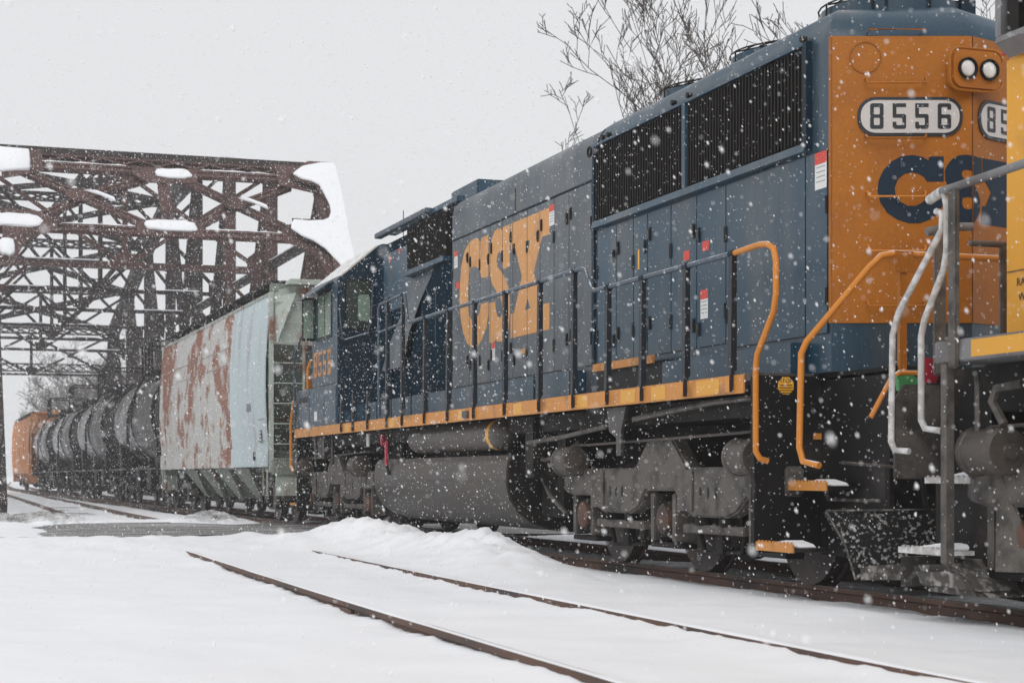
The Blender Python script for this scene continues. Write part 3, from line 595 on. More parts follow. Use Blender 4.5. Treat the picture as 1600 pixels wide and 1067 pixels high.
# lit duct panel under the intake and a bulge painted as a dark reflection
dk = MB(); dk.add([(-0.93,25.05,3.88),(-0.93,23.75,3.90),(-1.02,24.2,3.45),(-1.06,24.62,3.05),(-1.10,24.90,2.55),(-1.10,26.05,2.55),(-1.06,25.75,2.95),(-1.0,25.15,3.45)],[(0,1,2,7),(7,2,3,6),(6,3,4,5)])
P(LOCO, 'blower_duct', dk, M['blue_dusty'], smooth=40)  # lighter paint carries the light on this slanted face
P(LOCO, 'reflection_bulge', MB().prism([(22.66,2.1),(24.95,2.1),(24.9,2.5),(24.55,3.05),(24.1,3.5),(23.6,3.86),(22.9,3.88),(22.66,3.8)], 'x', -1.0, -0.905), M['navy_shaded'], bevel=0.015)
P(LOCO, 'front_hood_door', MB().box(-0.925,-0.903,26.1,27.2,2.15,3.42), M['navy_shaded'], bevel=0.004)
P(LOCO, 'grab_iron', MB().tube([(-1.0,23.3,2.75),(-1.05,23.3,2.75),(-1.05,23.3,3.55),(-1.0,23.3,3.55)],0.008,5), M['handrail_blue'])
for y, z in ((26.2,4.32),(25.65,4.38),(25.1,4.46)): P(LOCO, 'red_sticker', MB().box(-0.929,-0.926,y-0.05,y+0.05,z-0.04,z+0.04), M['red'])
# --- cab
cabp = [(-1.5,2.44),(-1.5,4.10),(-1.44,4.17),(-0.86,4.66),(-0.75,4.71)]
cabp = cabp + [(mir(a),b) for a,b in cabp[::-1]]
cab = P(LOCO, 'cab', MB().prism(cabp, 'y', 27.356, 29.2), M['blue'], smooth=20)
rw = [(-1.496,2.0),(-1.496,4.09),(-1.43,4.165),(-0.87,4.64),(-0.5,4.66),(-0.5,2.0)]
P(cab, 'rear_wall', MB().prism(rw, 'y', 27.335, 27.352), M['navy'])  # navy over the blue cab puts this wall's shade into colour
P(cab, 'roof_slope', MB().add([(-1.46,27.33,4.166),(-0.86,27.33,4.672),(-0.86,29.3,4.672),(-1.46,29.3,4.166),(-1.44,27.33,4.150),(-0.84,27.33,4.656),(-0.84,29.3,4.656),(-1.44,29.3,4.150)],[(0,1,2,3),(7,6,5,4),(0,4,5,1),(1,5,6,2),(2,6,7,3),(3,7,4,0)]), M['cream'], label='cream snow-dusted slope of the cab roof')
RWM = Matrix(((1,0,0,0),(0,0,-1,27.333),(0,1,0,0),(0,0,0,1)))
place(cab, 'door_window_gasket', glyph([rrect(-1.385,-0.925,3.295,4.115,0.09)], 0.006), M['black'], RWM)
place(cab, 'door_window', glyph([rrect(-1.355,-0.955,3.325,4.085,0.075)], 0.002), M['glass'], Matrix.Translation((0,-0.008,0)) @ RWM)
place(cab, 'far_pane', glyph([rrect(-1.165,-0.965,3.44,3.87,0.06)], 0.001), M['glass_green'], Matrix.Translation((0,-0.0115,0)) @ RWM)
P(cab, 'door_handrail', MB().tube([(-1.49,27.30,3.62),(-1.49,27.24,3.60),(-1.44,27.24,3.14),(-1.40,27.24,3.12),(-1.02,27.24,3.24),(-0.96,27.24,3.5),(-0.94,27.24,4.0)],0.014,6), M['handrail_blue'], smooth=50)
P(cab, 'side_window_frame', MB().box(-1.512,-1.501,27.72,28.72,3.20,4.0), M['black'])
for a, b in ((27.76,28.18),(28.24,28.68)): P(cab, 'side_window', MB().box(-1.518,-1.513,a,b,3.25,3.95), M['glass_green'])
P(cab, 'sunshade', MB().add([(-1.50,27.62,4.12),(-1.50,29.15,4.12),(-1.78,29.15,3.90),(-1.78,27.95,3.90),(-1.50,27.62,4.14),(-1.50,29.15,4.14),(-1.79,29.15,3.92),(-1.79,27.95,3.92)],[(0,1,2,3),(7,6,5,4),(0,4,5,1),(1,5,6,2),(2,6,7,3),(3,7,4,0)]), M['blue'])
wv = P(cab, 'wind_deflector', MB().box(-1.72,-1.50,29.0,29.03,3.22,3.96), M['black'])
P(wv, 'pane', MB().box(-1.70,-1.53,28.985,28.997,3.27,3.92), M['glass_green'])
me = glyph([[(p[0]*1.0,p[1]) for p in pl] for pl in number('8556', 0, 0, 0.22, 0.42, 0.345, 0.058)], 0.001)
place(cab, 'cab_number', me, M['gold'], Matrix(((0,0,-1,-1.503),(-1,0,0,29.06),(0,1,0,2.60),(0,0,0,1))))
sb = P(LOCO, 'battery_box', MB().box(-1.5,mir(-1.5),27.36,30.5,1.762,2.432), M['blue'], bevel=0.01)
for a, b in ((27.42,28.25),(28.28,29.35),(29.38,30.42)): P(sb, 'box_door', MB().box(-1.512,-1.502,a,b,1.80,2.40), M['blue'], bevel=0.003)
P(sb, 'vent_slot', MB().box(-1.516,-1.513,29.5,30.2,2.20,2.30), M['black'])
P(sb, 'sticker', MB().box(-1.5145,-1.513,28.78,29.0,1.86,2.02), M['white'])
P(LOCO, 'nose', MB().prism([(29.2,1.77),(30.75,1.77),(30.75,3.05),(30.6,3.2),(29.2,3.28)], 'x', -0.88, mir(-0.88)), M['blue'], bevel=0.03)
# --- side boxes along the walkway
for a, b in ((26.85,27.3),(26.0,26.75),(25.15,25.95),(24.05,25.1),(23.2,24.0),(22.1,23.15),(21.05,22.05),(19.95,21.0),(18.82,19.9),(17.66,18.76)):
    P(LOCO, 'walkway_box', MB().box(-1.20,-1.005,a,b,1.762,2.08), M['blue'], bevel=0.008)
P(LOCO, 'walkway_box', MB().box(-1.15,-1.005,12.7,15.3,1.762,2.02), M['blue'], bevel=0.008)
P(LOCO, 'grab_bar', MB().box(-1.19,-1.16,15.45,17.0,2.02,2.10), M['gold'])
P(LOCO, 'niche', MB().box(-1.10,-1.005,15.35,17.1,1.762,2.05), M['black'])
# --- frame and yellow sill
P(LOCO, 'underframe', MB().box(-1.28,mir(-1.28),12.60,30.5,1.42,1.60), M['grime_dark'])
P(LOCO, 'centre_sill', MB().box(-0.55,XC+0.55,11.5,31.2,0.85,1.42), M['grime_dark'])
P(LOCO, 'walkway', MB().box(-1.545,mir(-1.545),12.62,30.5,1.70,1.76), M['grime'])
P(LOCO, 'side_sill', MB().box(-1.56,-1.547,12.75,30.4,1.60,1.755), M['gold'])
P(LOCO, 'side_sill', MB().box(mir(-1.547),mir(-1.56),12.75,30.4,1.60,1.755), M['gold'])
for a, b in ((13.2,13.65),(14.3,14.62),(15.0,15.35),(16.2,16.5),(18.2,18.5),(20.3,20.6),(23.6,23.9),(26.3,26.6)): P(LOCO, 'reflector', MB().box(-1.5625,-1.561,a,b,1.615,1.74), M['reflector'])
P(LOCO, 'sill_box', MB().box(-1.60,-1.562,20.15,20.32,1.63,1.72), M['grime'])
# --- handrails and stanchions
SY = [(26.79,2.9),(26.03,3.1),(25.12,3.2),(24.01,3.45),(23.19,3.44),(22.08,3.02),(21.03,3.02),(19.94,3.02),(18.79,3.02),(17.63,3.02),(16.6,3.02),(15.68,2.76),(14.83,2.76),(13.87,2.76),(12.96,2.76)]
for y, zt in SY:
    if y > 24.5: zt = 2.2
    s = P(LOCO, 'stanchion', MB().prism([(-1.600,1.62),(-1.563,1.62),(-1.548,1.78),(-1.53,1.80),(-1.53,zt),(-1.575,zt),(-1.585,1.80)], 'y', y-0.032, y+0.032), M['post'])
    P(s, 'stanchion_foot', MB().box(-1.606,-1.601,y-0.036,y+0.036,1.615,1.75), M['gold'])
    if zt > 2.3: P(s, 'rail_clamp', MB().cyl((-1.552,y-0.04,zt+0.005),(-1.552,y+0.04,zt+0.005),0.034,10), M['navy'], smooth=40)
hx = -1.552
P(LOCO, 'handrail', MB().tube([(hx,24.50,1.80),(hx,24.52,3.36),(hx,24.44,3.42),(hx,23.16,3.45),(hx,23.10,3.42),(hx,22.95,3.05),(hx,22.85,3.03),(hx,16.40,3.03),(hx,16.32,3.01),(hx,16.14,2.80),(hx,16.04,2.77),(hx,12.94,2.765)],0.024,8), M['handrail_blue'], smooth=50)
P(LOCO, 'handrail', MB().tube([(hx,24.5,3.02),(hx,23.2,3.05)],0.018,8), M['handrail_blue'], smooth=50)
P(LOCO, 'handrail', MB().tube([(hx,12.95,2.765),(hx,12.5,2.78),(hx,12.34,2.765),(hx,12.24,2.72),(hx,12.20,2.62),(hx,12.20,2.36),(hx,12.24,2.22),(hx,12.52,1.90),(hx,12.545,1.80),(hx,12.545,1.12),(hx+0.03,12.53,1.06),(hx+0.1,12.53,1.04)],0.026,8), M['handrail_orange'], smooth=50)
P(LOCO, 'handrail', MB().tube([(XC+0.35,11.40,2.60),(-0.98,11.40,2.60),(-1.08,11.41,2.58),(-1.16,11.44,2.50),(-1.52,11.76,1.95),(-1.545,11.80,1.86),(-1.55,11.82,1.14),(-1.54,11.78,1.03),(-1.50,11.60,1.0)],0.026,8), M['handrail_orange'], smooth=50)
es = P(LOCO, 'end_stanchion', MB().box(-0.93,-0.87,11.39,11.43,1.68,2.6), M['orange'])
P(es, 'bracket', MB().box(-0.98,-0.82,11.375,11.388,2.46,2.62), M['orange'])
P(LOCO, 'end_stanchion', MB().box(XC+0.25,XC+0.31,11.39,11.43,1.68,2.6), M['orange'])
P(LOCO, 'handrail', MB().tube([(-1.20,11.36,1.36),(-1.02,11.36,1.66),(-0.95,11.36,1.70),(-0.80,11.36,1.70),(-0.74,11.36,1.66),(-0.80,11.36,1.36)],0.020,7), M['handrail_orange'], smooth=50)
# front corner rails seen by the nose
P(LOCO, 'handrail', MB().tube([(hx,30.55,1.0),(hx,30.75,1.1),(hx,30.75,1.9),(hx,30.5,2.25)],0.026,7), M['handrail_orange'], smooth=50)
P(LOCO, 'handrail', MB().tube([(hx,30.45,1.76),(hx,30.45,2.95),(hx,30.35,3.1),(hx,29.9,3.35),(hx,29.4,3.4)],0.02,7), M['handrail_blue'], smooth=50)
P(LOCO, 'nose_rail', MB().tube([(-1.25,30.7,2.2),(-1.25,30.7,2.85),(-1.2,30.7,3.0),(-1.05,30.7,3.0)],0.03,7), M['handrail_orange'], smooth=50)
P(LOCO, 'nose_post', MB().box(-1.22,-1.0,30.68,30.72,2.2,2.75), M['orange'])
# --- rear step well and end plate
P(LOCO, 'end_plate', MB().box(-0.95,mir(-0.95),11.46,11.50,0.80,1.72), M['black'])
P(LOCO, 'step_well_back', MB().box(-0.95,-0.91,11.505,12.56,0.28,1.70), M['black'])
P(LOCO, 'step_well_wall', MB().box(-1.545,-0.91,12.565,12.60,0.30,1.735), M['black'])
P(LOCO, 'step_flange', MB().box(-1.56,-1.546,12.56,12.62,0.30,1.74), M['grime_dark'])
P(LOCO, 'step_flange', MB().box(-0.99,-0.951,11.44,11.50,0.36,1.30), M['grime_dark'])
P(LOCO, 'end_platform', MB().box(-0.95,mir(-0.95),11.42,12.60,1.725,1.756), M['grime_dark'])
for x, z, a, b in ((-1.53,0.36,11.9,12.52),(-1.24,0.84,11.9,12.52)):
    tr = P(LOCO, 'step_tread', MB().box(x-0.02,x+0.25,a,b,z-0.03,z), M['grime_dark'])
    P(tr, 'tread_edge', MB().box(x-0.035,x-0.021,a,b,z-0.035,z+0.035), M['gold'])
    for k in range(10): P(tr, 'tread_tooth', MB().box(x-0.034,x-0.022,a+0.02+k*(b-a-0.05)/9.5,a+0.045+k*(b-a-0.05)/9.5,z+0.036,z+0.048), M['gold'])
    P(tr, 'tread_snow', MB().prism([(a+0.02,z+0.003),(b-0.05,z+0.003),(b-0.15,z+0.03),(a+0.25,z+0.055),(a+0.08,z+0.03)], 'x', x+0.02, x+0.2), M['snow'], bevel=0.02)
so = P(LOCO, 'stop_sign', MB().prism([(-1.27+0.076*math.cos(R(22.5+45*k)), 1.655+0.076*math.sin(R(22.5+45*k))) for k in range(8)], 'y', 12.561, 12.564), M['sticker_yellow'])
TX = Matrix(((1,0,0,-1.27),(0,0,-1,12.560),(0,1,0,0),(0,0,0,1)))
place(so, 'stop_lettering', text_mesh('STOP', 0.05), M['ink'], TX @ Matrix.Translation((0,1.678,0)))
for k, w in enumerate((0.11,0.125,0.115,0.08)): P(so, 'sign_line', MB().box(-1.27-w/2,-1.27+w/2,12.5585,12.5605,1.655-k*0.021,1.662-k*0.021), M['ink'])
P(LOCO, 'orange_clip', MB().box(-0.92,-0.80,11.445,11.458,1.66,1.70), M['gold']); P(LOCO, 'orange_clip', MB().box(-1.02,-0.955,12.54,12.563,1.22,1.27), M['gold'])
# end details: hoses, brackets, plow
for x in (-0.75,-0.55,-0.35,0.5,0.7): P(LOCO, 'air_hose', MB().tube([(x,11.45,1.12),(x-0.02,11.36,1.08),(x-0.04,11.30,0.9),(x-0.03,11.28,0.70),(x+0.02,11.25,0.60)],0.022,7), M['grime_dark'], smooth=50)
P(LOCO, 'coupler', MB().prism([(11.46,-0.14),(10.95,-0.11),(10.90,0.14),(11.1,0.17),(11.46,0.14)], 'z', 0.72, 1.02) if False else MB().box(XC-0.14,XC+0.14,10.98,11.46,0.72,1.02), M['grime'], bevel=0.03)
P(LOCO, 'anglecock_bracket', MB().tube([(-0.965,12.42,0.92),(-0.97,12.42,0.76),(-0.97,12.40,0.73),(-0.97,11.62,0.73)],0.014,6), M['plow_heavy'], smooth=50)
P(LOCO, 'walk_plate', MB().prism([(-0.90,1.45),(-0.2,1.45),(-0.2,1.70),(-0.8,1.70),(-0.90,1.64)], 'y', 11.44, 11.457), M['navy'])
P(LOCO, 'coupler_lever', MB().tube([(-1.45,11.35,1.02),(-0.9,11.33,0.98),(-0.4,11.31,0.98)],0.014,6), M['grime'], smooth=50)
for x, z in ((-0.90,1.02),(-0.82,1.12),(-0.70,0.95)): P(LOCO, 'socket', MB().cyl((x,11.40,z),(x,11.458,z),0.05,12), M['grime'], smooth=40)
plow = MB(); n = 8
rings = []
for i in range(n+1):
    t = i/n; z = 0.15+0.50*t; y = 11.20 + 0.22*(t**1.6)
    rings.append([(-1.50+0.14*(1-t),y+0.10,z),(-0.75,y,z),(XC,y-0.16,z),(mir(-0.75),y,z),(mir(-1.50+0.14*(1-t)),y+0.10,z)])
plow.loft(rings, closed=False)
for r_ in range(1): pass
plow2 = MB(); plow2.loft([[(a,b+0.03,c) for a,b,c in r] for r in rings], closed=False)
plow.add(plow2.v, [f[::-1] for f in plow2.f])
pw = P(LOCO, 'snow_plow', plow, M['plow'], smooth=40)
P(pw, 'plow_rim', MB().tube([(-1.50,11.50,0.66),(-0.75,11.41,0.665),(XC,11.25,0.665),(mir(-0.75),11.41,0.665)],0.008,6), M['plow_heavy'], smooth=50)
P(pw, 'plow_edge', MB().tube([(-1.37,11.29,0.15),(-1.42,11.35,0.4),(-1.50,11.50,0.66)],0.008,6), M['plow_heavy'], smooth=50)
P(pw, 'packed_snow', MB().loft([[(-1.34+0.06*t,11.28-0.03*math.sin(3*t),0.15+0.0*t),( -0.75,11.18,0.15),(XC,11.02,0.15)] if False else [(-1.34,11.27,0.15+0.10*t),(-1.0,11.21-0.05*(1-t),0.15+0.12*t),(-0.75,11.17-0.06*(1-t),0.15+0.16*t),(-0.3,11.10-0.05*(1-t),0.15+0.14*t),(XC,11.02,0.15+0.1*t)] for t in (0,0.5,1.0)], closed=False), M['plow_heavy'], smooth=60)
# --- trucks
def truck(yc, name='truck', root=None):
    root = root or LOCO
    t = bpy.data.objects.new(name, None); COL.objects.link(t); t.parent = root; t.location = Vector((XC, yc, 0)) - Vector(root.location)
    bpy.context.view_layer.update()
    for sgn in (1, -1):
        def X(x): return x if sgn == 1 else mir(x)
        def bx(n, x0, x1, y0, y1, z0, z1, m, bev=0.0): P(t, n, MB().box(min(X(x0),X(x1)),max(X(x0),X(x1)),yc+y0,yc+y1,z0,z1), m, bevel=bev)
        sf = [(-2.55,1.0),(-2.55,0.76),(-2.35,0.72),(-1.80,0.72),(-1.62,0.60),(-1.42,0.55),(-0.72,0.55),(-0.50,0.62),(-0.34,0.78),(0.34,0.78),(0.50,0.62),(0.72,0.55),(1.42,0.55),(1.62,0.60),(1.80,0.72),(2.35,0.72),(2.55,0.76),(2.55,1.0),(1.5,1.0),(0.62,1.0),(0.28,1.27),(-0.28,1.27),(-0.62,1.0),(-1.5,1.0)]
        P(t, 'side_frame', MB().prism([(yc+a,b) for a,b in sf], 'x', X(-1.28), X(-1.12)), M['grime'], bevel=0.02)
        for c in (-1.07, 1.07):
            for k in (-0.16,0,0.16):
                P(t, 'frame_slot', MB().prism([(yc+c+k+0.022*math.cos(q),0.77+0.055*math.sin(q)) for q in [2*math.pi*i/10 for i in range(10)]], 'x', X(-1.284), X(-1.281)), M['black'])  # black oval decals paint the dark inside the frame's holes
            bx('frame_plate', -1.30,-1.281, c+0.30,c+0.62,0.60,0.98, M['grime'], 0.006)
            bx('equalizer', -1.24,-1.16, c-0.62,c+0.62,0.40,0.48, M['grime'], 0.01)
            for k in (-0.25,0.25):
                P(t, 'spring', MB().tube([(X(-1.2)+0.07*math.cos(a*0.7), yc+c+k+0.07*math.sin(a*0.7), 0.48+a*0.0019) for a in range(0,40)],0.016,5), M['grime_dark'], smooth=60)
            bx('brake_rigging', -1.18,-1.10, c-0.10,c+0.05,0.22,0.45, M['grime_dark'], 0.01)
            P(t, 'brake_hanger', MB().tube([(X(-1.15),yc+c-0.5,0.50),(X(-1.15),yc+c-0.42,0.25),(X(-1.12),yc+c+0.4,0.22),(X(-1.12),yc+c+0.5,0.45)],0.022,6), M['grime_dark'], smooth=50)
        for a in (-2.075, 0.0, 2.075):
            bx('pedestal', -1.24,-1.02, a-0.30,a-0.20,0.30,0.76, M['grime'], 0.012); bx('pedestal', -1.24,-1.02, a+0.20,a+0.30,0.30,0.76, M['grime'], 0.012)
            jb = P(t, 'journal_box', MB().box(min(X(-1.20),X(-1.0)),max(X(-1.20),X(-1.0)),yc+a-0.195,yc+a+0.195,0.34,0.68), M['grime_dark'], bevel=0.02)
            P(t, 'bearing_cap', MB().lathe([(0.14,0),(0.14,0.05),(0.10,0.065),(0.03,0.07)] if sgn==-1 else [(0.14,0),(0.14,-0.05),(0.10,-0.065),(0.03,-0.07)], (X(-1.20),yc+a,0.51), 'x', 18), M['rail'], smooth=40)
            P(t, 'pedestal_tie', MB().box(min(X(-1.22),X(-1.04)),max(X(-1.22),X(-1.04)),yc+a-0.34,yc+a+0.34,0.24,0.29), M['grime_dark'], bevel=0.008)
            pr = [(0.06,-0.06),(0.30,-0.02),(0.42,-0.05),(0.508,-0.065),(0.512,0.055),(0.54,0.062),(0.54,0.085),(0.40,0.085),(0.30,0.03),(0.06,0.08)]
            cx = -0.755+XC if sgn == 1 else 0.755+XC
            P(t, 'wheel', MB().lathe([(r_,(h_ if sgn==1 else -h_)) for r_,h_ in pr], (cx-XC,yc+a,0.512), 'x', 36), M['wheel'], smooth=35)
            P(t, 'brake_shoe', MB().prism([(yc+a+0.53*math.cos(q),0.52+0.53*math.sin(q)) for q in [R(150+8*i) for i in range(8)]]+[(yc+a+0.60*math.cos(q),0.52+0.60*math.sin(q)) for q in [R(206-8*i) for i in range(8)]], 'x', (cx-XC)-0.05,(cx-XC)+0.05), M['grime'], bevel=0)
        for a in (-2.0, 2.15):
            bcx = X(-1.36)
            P(t, 'brake_cylinder', MB().lathe([(0.05,-0.235),(0.055,-0.20),(0.145,-0.195),(0.163,-0.175),(0.163,-0.13),(0.152,-0.12),(0.152,0.12),(0.163,0.13),(0.163,0.17),(0.12,0.19),(0.05,0.21)], (bcx,yc+a,1.08), 'y', 22), M['tank_grey'], smooth=40)
            bx('cylinder_bracket', -1.34,-1.20,a-0.08,a+0.08,0.95,1.05, M['grime_dark'])
        P(t, 'brake_pipe', MB().tube([(X(-1.30),yc-2.5,1.30),(X(-1.32),yc-0.4,1.27),(X(-1.32),yc+2.2,1.24),(X(-1.30),yc+2.5,1.15)],0.014,6), M['tank_grey'], smooth=50)
    for a in (-2.075, 0.0, 2.075):
        P(t, 'axle', MB().cyl((-1.05,yc+a,0.51),(1.05,yc+a,0.51),0.09,12), M['wheel'], smooth=40)
        P(t, 'traction_motor', MB().box(-0.58,0.58,yc+a-0.42,yc+a+0.42,0.18,0.86), M['grime_dark'], bevel=0.06)
    P(t, 'bolster', MB().box(-1.1,1.1,yc-0.3,yc+0.3,0.86,1.3), M['grime_dark'])
    return t
truck(15.07); truck(28.45)
# --- fuel tank, reservoirs and underbody
tp = [(-1.36,1.17),(-1.42,1.10),(-1.44,0.98),(-1.44,0.80),(-1.40,0.64),(-1.30,0.49),(-1.14,0.37),(-0.9,0.29),(-0.5,0.25)]
tp = tp + [(mir(a),b) for a,b in tp[::-1]]
ft = P(LOCO, 'fuel_tank', MB().prism(tp, 'y', 19.1, 25.2), M['tank_grey'], smooth=30, bevel=0)
P(ft, 'tank_end', MB().prism([(XC+(a-XC)*0.985, 0.70+(b-0.70)*0.97) for a,b in tp], 'y', 19.06, 19.098), M['grime_dark'])
P(ft, 'tank_seam', MB().tube([(-1.443,19.12,0.86),(-1.446,25.18,0.86)],0.008,5), M['tank_grey'])
P(ft, 'filler_pipe', MB().tube([(-1.46,24.35,1.45),(-1.47,24.35,1.05),(-1.45,24.3,0.95)],0.02,6), M['grime_dark'], smooth=50)
P(ft, 'red_handle', MB().box(-1.50,-1.47,24.3,24.38,1.08,1.42), M['crimson'])
P(ft, 'red_cap', MB().prism([(24.95,1.52),(25.05,1.56),(25.0,1.40),(24.9,1.36)], 'x', -1.40, -1.33), M['crimson'])
ar = P(LOCO, 'air_reservoir', MB().lathe([(0.03,19.45),(0.13,19.5),(0.175,19.6),(0.185,19.7),(0.185,23.3),(0.175,23.4),(0.13,23.5),(0.03,23.55)], (-1.25,0,1.42), 'y', 24), M['tank_grey'], smooth=40)
P(ar, 'yellow_band', MB().lathe([(0.187,19.78),(0.187,19.90)], (-1.25,0,1.42), 'y', 24), M['reflector'], smooth=40)
P(LOCO, 'white_tag', MB().box(-1.30,-1.28,26.1,26.25,1.38,1.58), M['white'])
for y0, y1, x0, z0, z1 in ((18.2,18.95,-1.05,0.45,1.5),(25.4,26.0,-0.95,0.5,1.5),(18.4,18.7,-1.35,0.9,1.58),(17.75,18.05,-1.2,1.1,1.58),(12.65,13.2,-1.1,1.2,1.58)):
    P(LOCO, 'underbody_box', MB().box(x0,XC+0.8,y0,y1,z0,z1), M['grime_dark'], bevel=0.02)
P(LOCO, 'sand_pipe_bracket', MB().prism([(15.55,1.60),(16.05,1.60),(15.98,1.36),(15.80,1.30),(15.80,1.12),(15.68,1.12),(15.68,1.36)], 'x', -1.42, -1.39), M['tank_grey'])
for pts in ([(-1.35,18.6,1.30),(-1.38,17.4,1.34),(-1.40,16.1,1.42)],[(-1.40,15.4,1.47),(-1.42,13.6,1.56),(-1.42,12.7,1.57)],[(-1.2,18.9,1.2),(-1.25,18.3,1.1),(-1.2,17.9,1.15),(-1.1,17.6,1.3)],[(-1.1,18.8,0.9),(-1.15,18.4,0.7),(-1.1,18.0,0.5)],[(-1.45,27.9,1.6),(-1.45,27.9,1.1)],[(-1.45,29.2,1.6),(-1.45,29.15,1.2)]):
    P(LOCO, 'pipe', MB().tube(pts, 0.026, 7), M['grime'], smooth=50)
P(LOCO, 'drain_duct', MB().box(-1.40,-1.28,28.75,29.2,1.22,1.60), M['tank_grey'])
P(LOCO, 'step_well_wall', MB().box(-1.5,-1.0,30.45,30.5,0.3,1.7), M['black'])
ftd = P(LOCO, 'step_tread', MB().box(-1.54,-1.3,30.5,30.9,0.40,0.44), M['gold'])
P(LOCO, 'front_plate', MB().box(-1.0,mir(-1.0),30.95,31.0,0.5,1.75), M['black'])
P(LOCO, 'front_coupler', MB().box(XC-0.14,XC+0.14,31.0,31.9,0.72,1.02), M['grime'], bevel=0.03)
# ------------------------------------------------------------------ yellow locomotive at the right edge
L2 = thing('locomotive', 'yellow diesel locomotive with grey frame and snow-caked white handrails at its steps', 'locomotive', (XC, 2.0, 0))
P(L2, 'hood', MB().box(-0.95,mir(-0.95),-7.5,10.03,1.83,3.76), M['yellow'], bevel=0.02)
P(L2, 'upper_hood', MB().box(-0.98,mir(-0.98),-7.5,9.96,3.80,4.75), M['black'])
lo = P(L2, 'louvre_panel', MB().box(-1.02,-0.981,7.0,9.90,3.85,4.7), M['slat'])
lm = MB().box(-0.03,0,-0.014,0.014,-0.42,0.42).mesh('louvre_slat')
for i in range(28): place(lo, 'louvre_slat', lm, M['slat'], Matrix.Translation((-1.021, 7.05+i*0.1, 4.28)))
P(L2, 'corner_post', MB().box(-1.03,-0.955,9.965,10.03,3.90,4.75), M['grey'])
P(L2, 'louvre_ledge', MB().prism([(-1.10,3.83),(-0.985,3.74),(-0.985,3.79),(-1.09,3.87)], 'y', 6.0, 9.93), M['grey'])
P(L2, 'panel_seam', MB().box(-0.956,-0.951,6.0,10.0,2.30,2.306), M['ink'])
for k, tx in enumerate(('RATED', 'WORK')):
    place(L2, 'stencil_lettering', text_mesh(tx, 0.075), M['ink'], Matrix(((0,0,-1,-0.9525),(-1,0,0,9.78-0.02*k),(0,1,0,2.20-0.10*k),(0,0,0,1))))
P(L2, 'red_tag', MB().box(-0.985,-0.96,9.98,10.02,3.78,3.83), M['crimson'])
P(L2, 'side_sill', MB().box(-1.56,mir(-1.56),-7.5,9.95,1.665,1.81), M['grey'], bevel=0.008)
P(L2, 'reflector', MB().box(-1.5645,-1.561,7.0,9.52,1.685,1.795), M['reflector'])
P(L2, 'underframe', MB().box(-1.2,mir(-1.2),-7.5,9.9,1.35,1.66), M['grime_dark'])
P(L2, 'end_platform', MB().box(-1.15,mir(-1.15),9.95,10.55,1.60,1.66), M['grime_dark'])
P(L2, 'end_plate', MB().box(-1.0,mir(-1.0),10.50,10.56,0.55,1.60), M['grime_dark'])
P(L2, 'step_flange', MB().box(-1.56,-1.50,9.80,9.88,0.34,1.66), M['grime'], bevel=0.006)
P(L2, 'step_back', MB().box(-1.16,-1.12,9.88,10.55,0.3,1.6), M['grime_dark'])
P(L2, 'step_side', MB().prism([(-1.52,0.9),(-1.12,0.9),(-1.12,1.56),(-1.45,1.56),(-1.52,1.45)], 'y', 10.50, 10.53), M['grime'], bevel=0.008)
P(L2, 'red_plate', MB().box(-1.30,-1.08,10.535,10.55,1.575,1.75), M['crimson'])
P(L2, 'green_glad_hand', MB().prism([(-1.45,1.52),(-1.25,1.50),(-1.25,1.58),(-1.35,1.63),(-1.47,1.62)], 'y', 10.555, 10.60), M['green'])
for x, z, a, b in ((-1.5,0.42,9.90,10.47),(-1.3,0.90,9.90,10.45)):
    tr = P(L2, 'step_tread', MB().box(x,x+0.22,a,b,z-0.03,z), M['snow_bar'])
    P(tr, 'tread_edge', MB().box(x-0.015,x-0.001,a,b,z-0.03,z+0.012), M['snow_bar'])
    for k in range(9): P(tr, 'tread_tooth', MB().box(x-0.014,x-0.002,a+0.02+k*0.06,a+0.045+k*0.06,z+0.013,z+0.024), M['snow_bar'])
    P(tr, 'tread_snow', MB().prism([(a+0.02,z+0.003),(b-0.03,z+0.003),(b-0.2,z+0.02),(a+0.2,z+0.04),(a+0.12,z+0.05),(a+0.03,z+0.04)], 'x', x+0.02, x+0.2), M['snow'], bevel=0.03)
P(L2, 'handrail', MB().tube([(-1.552,10.02,2.76),(-1.552,9.9,2.80),(-1.552,8.9,2.835),(-1.552,5,2.85)],0.030,8), M['grey'], smooth=50)
P(L2, 'handrail', MB().tube([(-1.552,10.02,2.765),(-1.552,9.87,2.80)],0.034,8), M['snow_bar'], smooth=50)
P(L2, 'handrail', MB().tube([(-1.552,9.92,2.795),(-1.552,9.85,2.79),(-1.552,9.815,2.70),(-1.552,9.815,2.40),(-1.552,9.85,2.28),(-1.552,10.08,1.97),(-1.552,10.12,1.86),(-1.552,10.12,1.30),(-1.54,10.09,1.24),(-1.50,9.95,1.22)],0.023,8), M['snow_bar'], smooth=50)
P(L2, 'handrail', MB().tube([(-1.545,9.95,2.68),(-1.545,9.88,2.66),(-1.552,9.87,2.55),(-1.552,10.40,2.05),(-1.552,10.48,1.90),(-1.552,10.50,1.16),(-1.54,10.47,1.10),(-1.50,10.35,1.09)],0.023,8), M['snow_bar'], smooth=50)
P(L2, 'handrail', MB().tube([(-1.3,10.45,2.62),(-1.15,10.42,2.66),(-0.95,10.42,2.67)],0.03,8), M['grey'], smooth=50)
P(L2, 'handrail', MB().tube([(-0.95,10.45,2.56),(0.9,10.45,2.56)],0.022,8), M['grime'], smooth=50)
st = P(L2, 'stanchion', MB().box(-1.585,-1.55,9.66,9.76,1.62,2.80), M['grime'], bevel=0.012)
P(L2, 'stanchion', MB().box(-1.26,-1.17,10.40,10.44,1.62,2.64), M['grime'], bevel=0.01)
